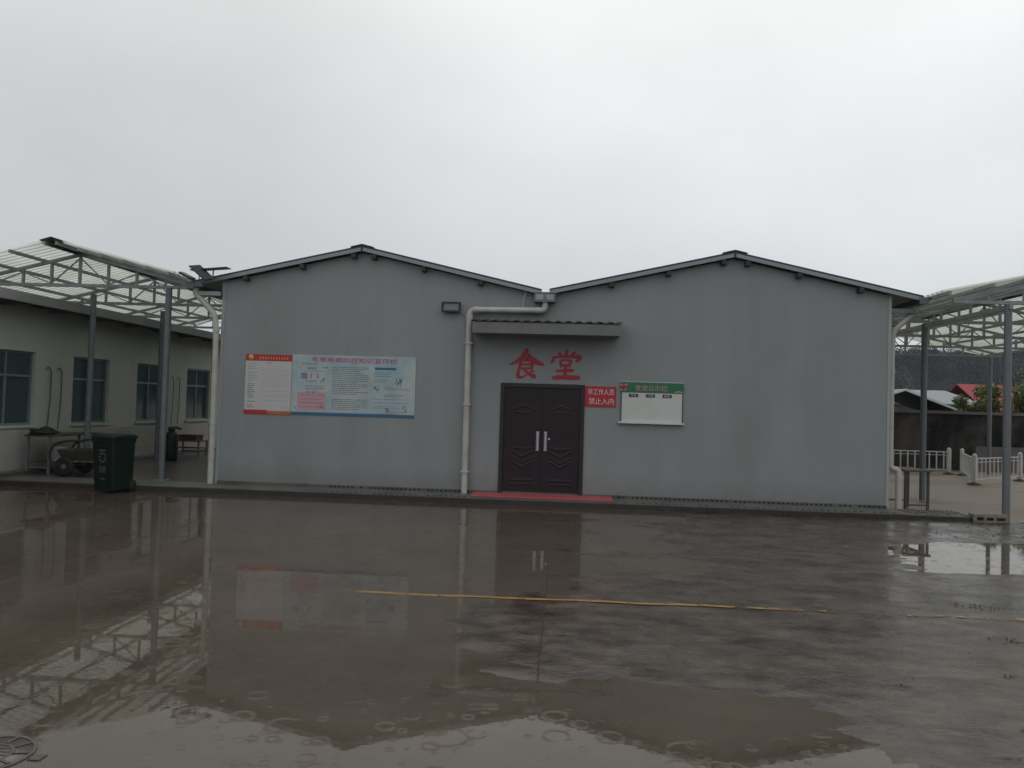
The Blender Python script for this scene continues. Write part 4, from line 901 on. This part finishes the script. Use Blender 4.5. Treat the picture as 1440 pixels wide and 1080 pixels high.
# ------------------------------------------------------------------ right side: fences, walls, table, block
def fence(name, label, p0, p1, nb, post_a=True, post_b=True, z0=.0, h=.80):
    p0, p1 = Vector((*p0, z0)), Vector((*p1, z0)); d = p1-p0; ln = d.length; ang = math.atan2(d.y, d.x)
    t_ = thing(name, label, 'fence', p0, ang, 'white guard fences on the path')
    for on, x in ((post_a, 0), (post_b, ln)):
        if not on: continue
        po = MB().box(x-.052, x+.052, -.052, .052, .03, h-.03).build('post', m_fence, t_, local=True, bevel=.006)
        MB().lathe([(.058, h-.03), (.064, h-.01), (.04, h+.02), (.015, h+.04)], (x, 0, 0), 12).build('post_cap', m_fence, po, local=True)
        MB().lathe([(.17, 0), (.17, .025), (.08, .05), (.06, .07)], (x, 0, 0), 16).build('foot', m_base, po, local=True)
    for z, th in ((h-.10, .032), (.14, .028), (h-.20, .018)):
        MB().box(.046, ln-.046, -th*.5, th*.5, z-th/2, z+th/2).build('rail', m_fence, t_, local=True)
    for i in range(nb):
        x = .046+(ln-.092)*(i+.5)/nb
        MB().box(x-.017, x+.017, -.011, .011, .155, h-.117).build('bar', m_fence, t_, local=True)
    return t_
fence('guard_fence', 'white guard fence running from behind the canteen corner to the gap', (9.25, 10.9), (12.22, 10.9), 13, z0=.01)
fence('guard_fence', 'short white guard fence turning from the gap towards the camera', (12.42, 10.5), (11.08, 7.2), 11, post_b=False, z0=.01)
fence('guard_fence', 'white guard fence beside the right canopy post, nearest to the camera', (11.05, 7.1), (13.3, 9.0), 11, z0=.01)
fence('guard_fence', 'white guard fence at the right edge, past the canopy post', (13.45, 8.95), (15.9, 8.4), 9, post_a=False, z0=.01)
bw = thing('boundary_wall', 'dark stained boundary wall behind the white fences', 'wall', (20, 13.2, 0))
B(7, 40, 13.1, 13.32, -.05, 1.93).build('wall_face', m_bwall, bw)
B(7, 40, 13.0, 13.4, 1.932, 2.03).build('coping', m_coping, bw)
B(14.0, 40, 12.75, 12.95, -.05, .85).build('low_ledge', m_coping, bw)
table('side_table', 'small dark table standing beside the canteen right corner pipe', 6.55, .75, .50, .95, .78, m_wood, m_wood, z0=.012)
kb = thing('kerb_block', 'pale weathered hollow block lying at the right end of the plinth', 'block', (7.25, -.72, 0))
kk = MB()
for a, b in ((7.0, 7.14), (7.20, 7.32), (7.38, 7.54)): pass
kk.box(7.0, 7.56, -.78, -.60, .0, .045); kk.box(7.0, 7.56, -.78, -.60, .10, .15)
for a, b in ((7.0, 7.05), (7.17, 7.21), (7.33, 7.37), (7.52, 7.56)): kk.box(a, b, -.78, -.60, .0455, .0995)
kk.box(7.051, 7.519, -.66, -.62, .046, .099)
kk.build('hollow_block', m_brick, kb)
# loose wet rubble round the end of the plinth, moss and litter on the yard
rb = MB(); rg = random.Random(9)
def pebble(mb, x, y, z, s):
    vs = [(x+s*rg.uniform(.6, 1.1)*math.cos(a), y+s*rg.uniform(.6, 1.1)*math.sin(a), z) for a in [2*math.pi*i/5 for i in range(5)]]
    tp = [(x+(v[0]-x)*.6, y+(v[1]-y)*.6, z+s*rg.uniform(.3, .7)) for v in vs]
    mb.add(vs+tp, [tuple(range(5, 10))]+[(i, (i+1) % 5, 5+(i+1) % 5, 5+i) for i in range(5)])
for _ in range(520):
    x = rg.uniform(6.02, 7.0); y = rg.uniform(-.72, .2)
    pebble(rb, x, y, .098 if y < 0 else .004, rg.uniform(.008, .034))
for _ in range(260):
    x = rg.gauss(7.3, 1.3); y = rg.uniform(-2.6, -.5)
    if x < 5.2 or x > 11 or (x < 7.0 and y > -.8): continue
    pebble(rb, x, y, float(relief(x, y))-.004 if y < -.7 else 0., rg.uniform(.006, .028))
for _ in range(330):      # grit and leaf scraps washed over the yard
    x, y = (rg.uniform(-1, 5.5), rg.uniform(-10.6, -6.0)) if rg.random() < .75 else (rg.uniform(-4, 6), rg.uniform(-6, -1.2))
    hz0 = float(relief(x, y))
    if hz0 > -.004: pebble(rb, x, y, hz0-.002, rg.uniform(.003, .011))
tag(rb.build('rubble', m_stone, fix=False), kind='stuff')
ms = MB()
for cx, cy, n_, sp in ((4.15, -7.6, 90, .10), (4.6, -7.9, 90, .16), (4.35, -8.5, 110, .15), (4.55, -8.9, 130, .13), (4.9, -8.35, 80, .12), (3.9, -6.9, 60, .12), (5.2, -6.6, 70, .2), (3.6, -8.0, 40, .10), (5.0, -7.2, 60, .15), (3.1, -8.9, 25, .05), (2.25, -9.2, 14, .03)):
    for _ in range(n_):
        x, y = rg.gauss(cx, sp), rg.gauss(cy, sp*.6); z = max(float(relief(x, y)), 0)+.001; s = rg.uniform(.004, .013); a = rg.uniform(0, 6.28)
        ca, sa = math.cos(a)*s, math.sin(a)*s; ms.add([(x-ca, y-sa, z), (x+sa*.5, y-ca*.5, z+rg.uniform(0, s)), (x+ca, y+sa, z+rg.uniform(0, s*1.3)), (x-sa*.5, y+ca*.5, z)], [(0, 1, 2, 3)])
tag(ms.build('moss', m_moss, fix=False), kind='stuff')

# painted line and expansion joint follow the yard's relief
def strip(name, m, pts, wid, lift, floor_=-1.):
    vs = []
    for i, (x, y) in enumerate(pts):
        a, b = pts[max(i-1, 0)], pts[min(i+1, len(pts)-1)]; d = Vector((b[0]-a[0], b[1]-a[1])).normalized(); nx, ny = -d.y*wid/2, d.x*wid/2
        for s_ in (-1, 0, 1): vs.append((x+s_*nx, y+s_*ny, max(float(relief(x+s_*nx, y+s_*ny))+lift, floor_)))
    fs = [(3*i+q, 3*i+q+1, 3*i+q+4, 3*i+q+3) for i in range(len(pts)-1) for q in range(2)]
    return tag(MB().add(vs, fs, True).build(name, m, fix=False), kind='structure')
strip('yellow_line', m_yellow, [(-2.02+i*.05, -7.38+.01*math.sin(i*.31)+.0005*i) for i in range(129)], .060, .006, .0015)
strip('pavement_joint', m_joint, [(-.12+.004*math.sin(i*.23), -5.2-i*.05) for i in range(86)], .009, .005)
# manhole cover, near left corner
mh = thing('manhole_cover', 'round cast iron cover with spoked rings set in the wet yard', 'manhole cover', (-2.72, -10.83, 0))
cx, cy, cz = -2.72, -10.83, .002
def ringm(mb, r0_, r1_, z0, z1, n=48):
    vs = [(cx+rr_*math.cos(2*math.pi*i/n), cy+rr_*math.sin(2*math.pi*i/n), z) for rr_, z in ((r0_, z0), (r0_, z1), (r1_, z1), (r1_, z0)) for i in range(n)]
    mb.add(vs, [(q*n+i, q*n+(i+1) % n, (q+1)*n+(i+1) % n, (q+1)*n+i) for q in range(3) for i in range(n)])
    return mb
MB().lathe([(.001, -.02), (.19, -.02), (.19, cz), (.001, cz+.0005)], (cx, cy, 0), 40).build('lid', m_lidconc, mh)
ringm(MB(), .192, .212, -.02, cz+.003).build('rim', m_iron, mh); ringm(MB(), .100, .116, -.001, cz+.003).build('inner_ring', m_iron, mh)
for i in range(10):
    a = 2*math.pi*i/10+.2; MB().bar((cx+.117*math.cos(a), cy+.117*math.sin(a), cz+.002), (cx+.191*math.cos(a), cy+.191*math.sin(a), cz+.002), .016, .007).build('spoke', m_iron, mh)
for i in range(-2, 3):
    hl = math.sqrt(.097**2-(i*.036)**2); B(cx-hl, cx+hl, cy+i*.036-.007, cy+i*.036+.007, 0, cz+.003).build('lid_bar', m_iron, mh)
B(cx+.225, cx+.285, cy-.03, cy+.03, -.02, cz+.003).build('hinge_block', m_iron, mh)

# ------------------------------------------------------------------ beyond the wall
rh = thing('red_roof_house', 'house with long red sheet roof beyond the boundary wall', 'house', (31, 46, 0))
B(31.4, 37, 45.0, 52, -.05, 2.65).build('wall', m_coping, rh)
for (ya, yb, za, zb) in ((44.4, 48.5, 2.55, 4.55), (52.6, 48.5, 2.55, 4.55)):
    MB().add([(30.9, ya, za), (37.3, ya, za), (37.3, yb, zb), (30.9, yb, zb), (30.9, ya, za-.08), (37.3, ya, za-.08), (37.3, yb, zb-.08), (30.9, yb, zb-.08)], [(0, 1, 2, 3), (7, 6, 5, 4), (0, 4, 5, 1), (1, 5, 6, 2), (2, 6, 7, 3), (3, 7, 4, 0)]).build('roof', m_redroof, rh)
for k in range(3): B(32+k*1.7, 32.9+k*1.7, 44.96, 44.999, .9, 2.0).build('window', m_hole, rh)
gs = thing('grey_shed', 'grey sheet roofed shed with white edges beyond the boundary wall', 'shed', (14.6, 20, 0))
B(12.2, 16.6, 19.6, 23, -.05, 2.05).build('wall', m_coping, gs)
for (xa, za, xb, zb) in ((14.45, 2.98, 16.75, 2.12), (14.45, 2.98, 12.0, 2.12)):
    MB().add([(xa, 19.3, za), (xb, 19.3, zb), (xb, 23.2, zb), (xa, 23.2, za), (xa, 19.3, za-.05), (xb, 19.3, zb-.05), (xb, 23.2, zb-.05), (xa, 23.2, za-.05)], [(0, 1, 2, 3), (7, 6, 5, 4), (0, 4, 5, 1), (1, 5, 6, 2), (2, 6, 7, 3), (3, 7, 4, 0)]).build('roof', m_greyroof, gs)
    MB().bar((xa, 19.28, za-.03), (xb, 19.28, zb-.03), .03, .09, (0, 0, 1)).build('barge_board', m_white2, gs)
g2 = thing('grey_shed', 'second grey sheet roof rising behind the shed', 'shed', (17, 24, 0))
B(15.6, 20.5, 25.2, 29, -.05, 2.4).build('wall', m_coping, g2)
MB().add([(15.3, 25, 2.5), (20.8, 25, 2.5), (20.8, 29.2, 3.3), (15.3, 29.2, 3.3), (15.3, 25, 2.42), (20.8, 25, 2.42), (20.8, 29.2, 3.22), (15.3, 29.2, 3.22)], [(0, 1, 2, 3), (7, 6, 5, 4), (0, 4, 5, 1), (1, 5, 6, 2), (2, 6, 7, 3), (3, 7, 4, 0)]).build('roof', m_greyroof, g2)
def tree(name, label, x, y, h, wdt, n, m, seed, trunk_h):
    rg = random.Random(seed); t_ = thing(name, label, 'tree', (x, y, -.05), 0, 'trees beyond the boundary wall')
    tr = MB().tube([(x, y, -.1), (x+.05, y, trunk_h*.6), (x-.03, y+.04, trunk_h), (x+.02, y, h*.8)], [.10, .085, .07, .02], 8)
    tips = []
    for i in range(9):
        a = rg.uniform(0, 6.28); z0 = trunk_h*rg.uniform(.75, 1.15); q = Vector((x+math.cos(a)*wdt*.35*rg.uniform(.5, 1), y+math.sin(a)*wdt*.35*rg.uniform(.5, 1), z0+(h-trunk_h)*rg.uniform(.35, .8)))
        tr.tube([(x, y, z0), ((x+q.x)/2, (y+q.y)/2, z0+(q.z-z0)*.4), q], [.045, .03, .01], 6); tips.append(q)
    tr.build('trunk', m_bark, t_)
    cl = [(q+Vector((rg.gauss(0, wdt*.10), rg.gauss(0, wdt*.10), rg.gauss(0, .12))), rg.uniform(.16, .30)*wdt) for q in tips for _ in range(2)] + [(Vector((x, y, h-.15*wdt)), .2*wdt)]
    c = MB()
    for _ in range(n):
        q, rr_ = rg.choice(cl); d = Vector((rg.gauss(0, 1), rg.gauss(0, 1), rg.gauss(0, .8))); d = d.normalized()*rr_*rg.random()**.4; p_ = q+d
        s_ = rg.uniform(.035, .075); a_ = Vector((rg.gauss(0, 1), rg.gauss(0, 1), rg.gauss(0, .5))).normalized(); b_ = a_.orthogonal().normalized(); b_ = (b_*math.cos(s_*99)+a_.cross(b_)*math.sin(s_*99))
        c.add([p_-a_*s_, p_+b_*s_*.5, p_+a_*s_, p_-b_*s_*.5], [(0, 1, 2, 3)])
    c.build('crown', m, t_, fix=False); return t_
tree('bush_tree', 'small yellow green bush, lowest of the trees over the boundary wall', 15.45, 17, 2.62, .85, 2600, m_leaf, 1, 1.5)
tree('bush_tree', 'round yellow green tree in front of the red roof', 16.50, 17, 3.0, 1.25, 5200, m_leaf, 2, 1.7)
tree('bush_tree', 'green tree at the right edge beyond the thick canopy post', 18.1, 17.5, 3.2, 1.6, 5200, m_leaf, 3, 1.8)
tree('bush_tree', 'darker tall tree at the right edge behind the yellow green ones', 20.9, 20, 4.3, 2.4, 6000, m_leaf2, 4, 2.4)

# thin damp air: far hill fades a little
hzm, hzt, hzo = newmat('damp_air'); pv = hzt.nodes.new('ShaderNodeVolumePrincipled')
pv.inputs['Density'].default_value = .0004; pv.inputs['Color'].default_value = (.80, .87, .95, 1); pv.inputs['Anisotropy'].default_value = .1
hzt.links.new(pv.outputs[0], hzo.inputs['Volume'])
hz = B(-3060, 3060, -3060, 3060, -1.1, 58).build('haze', hzm); tag(hz, kind='stuff')
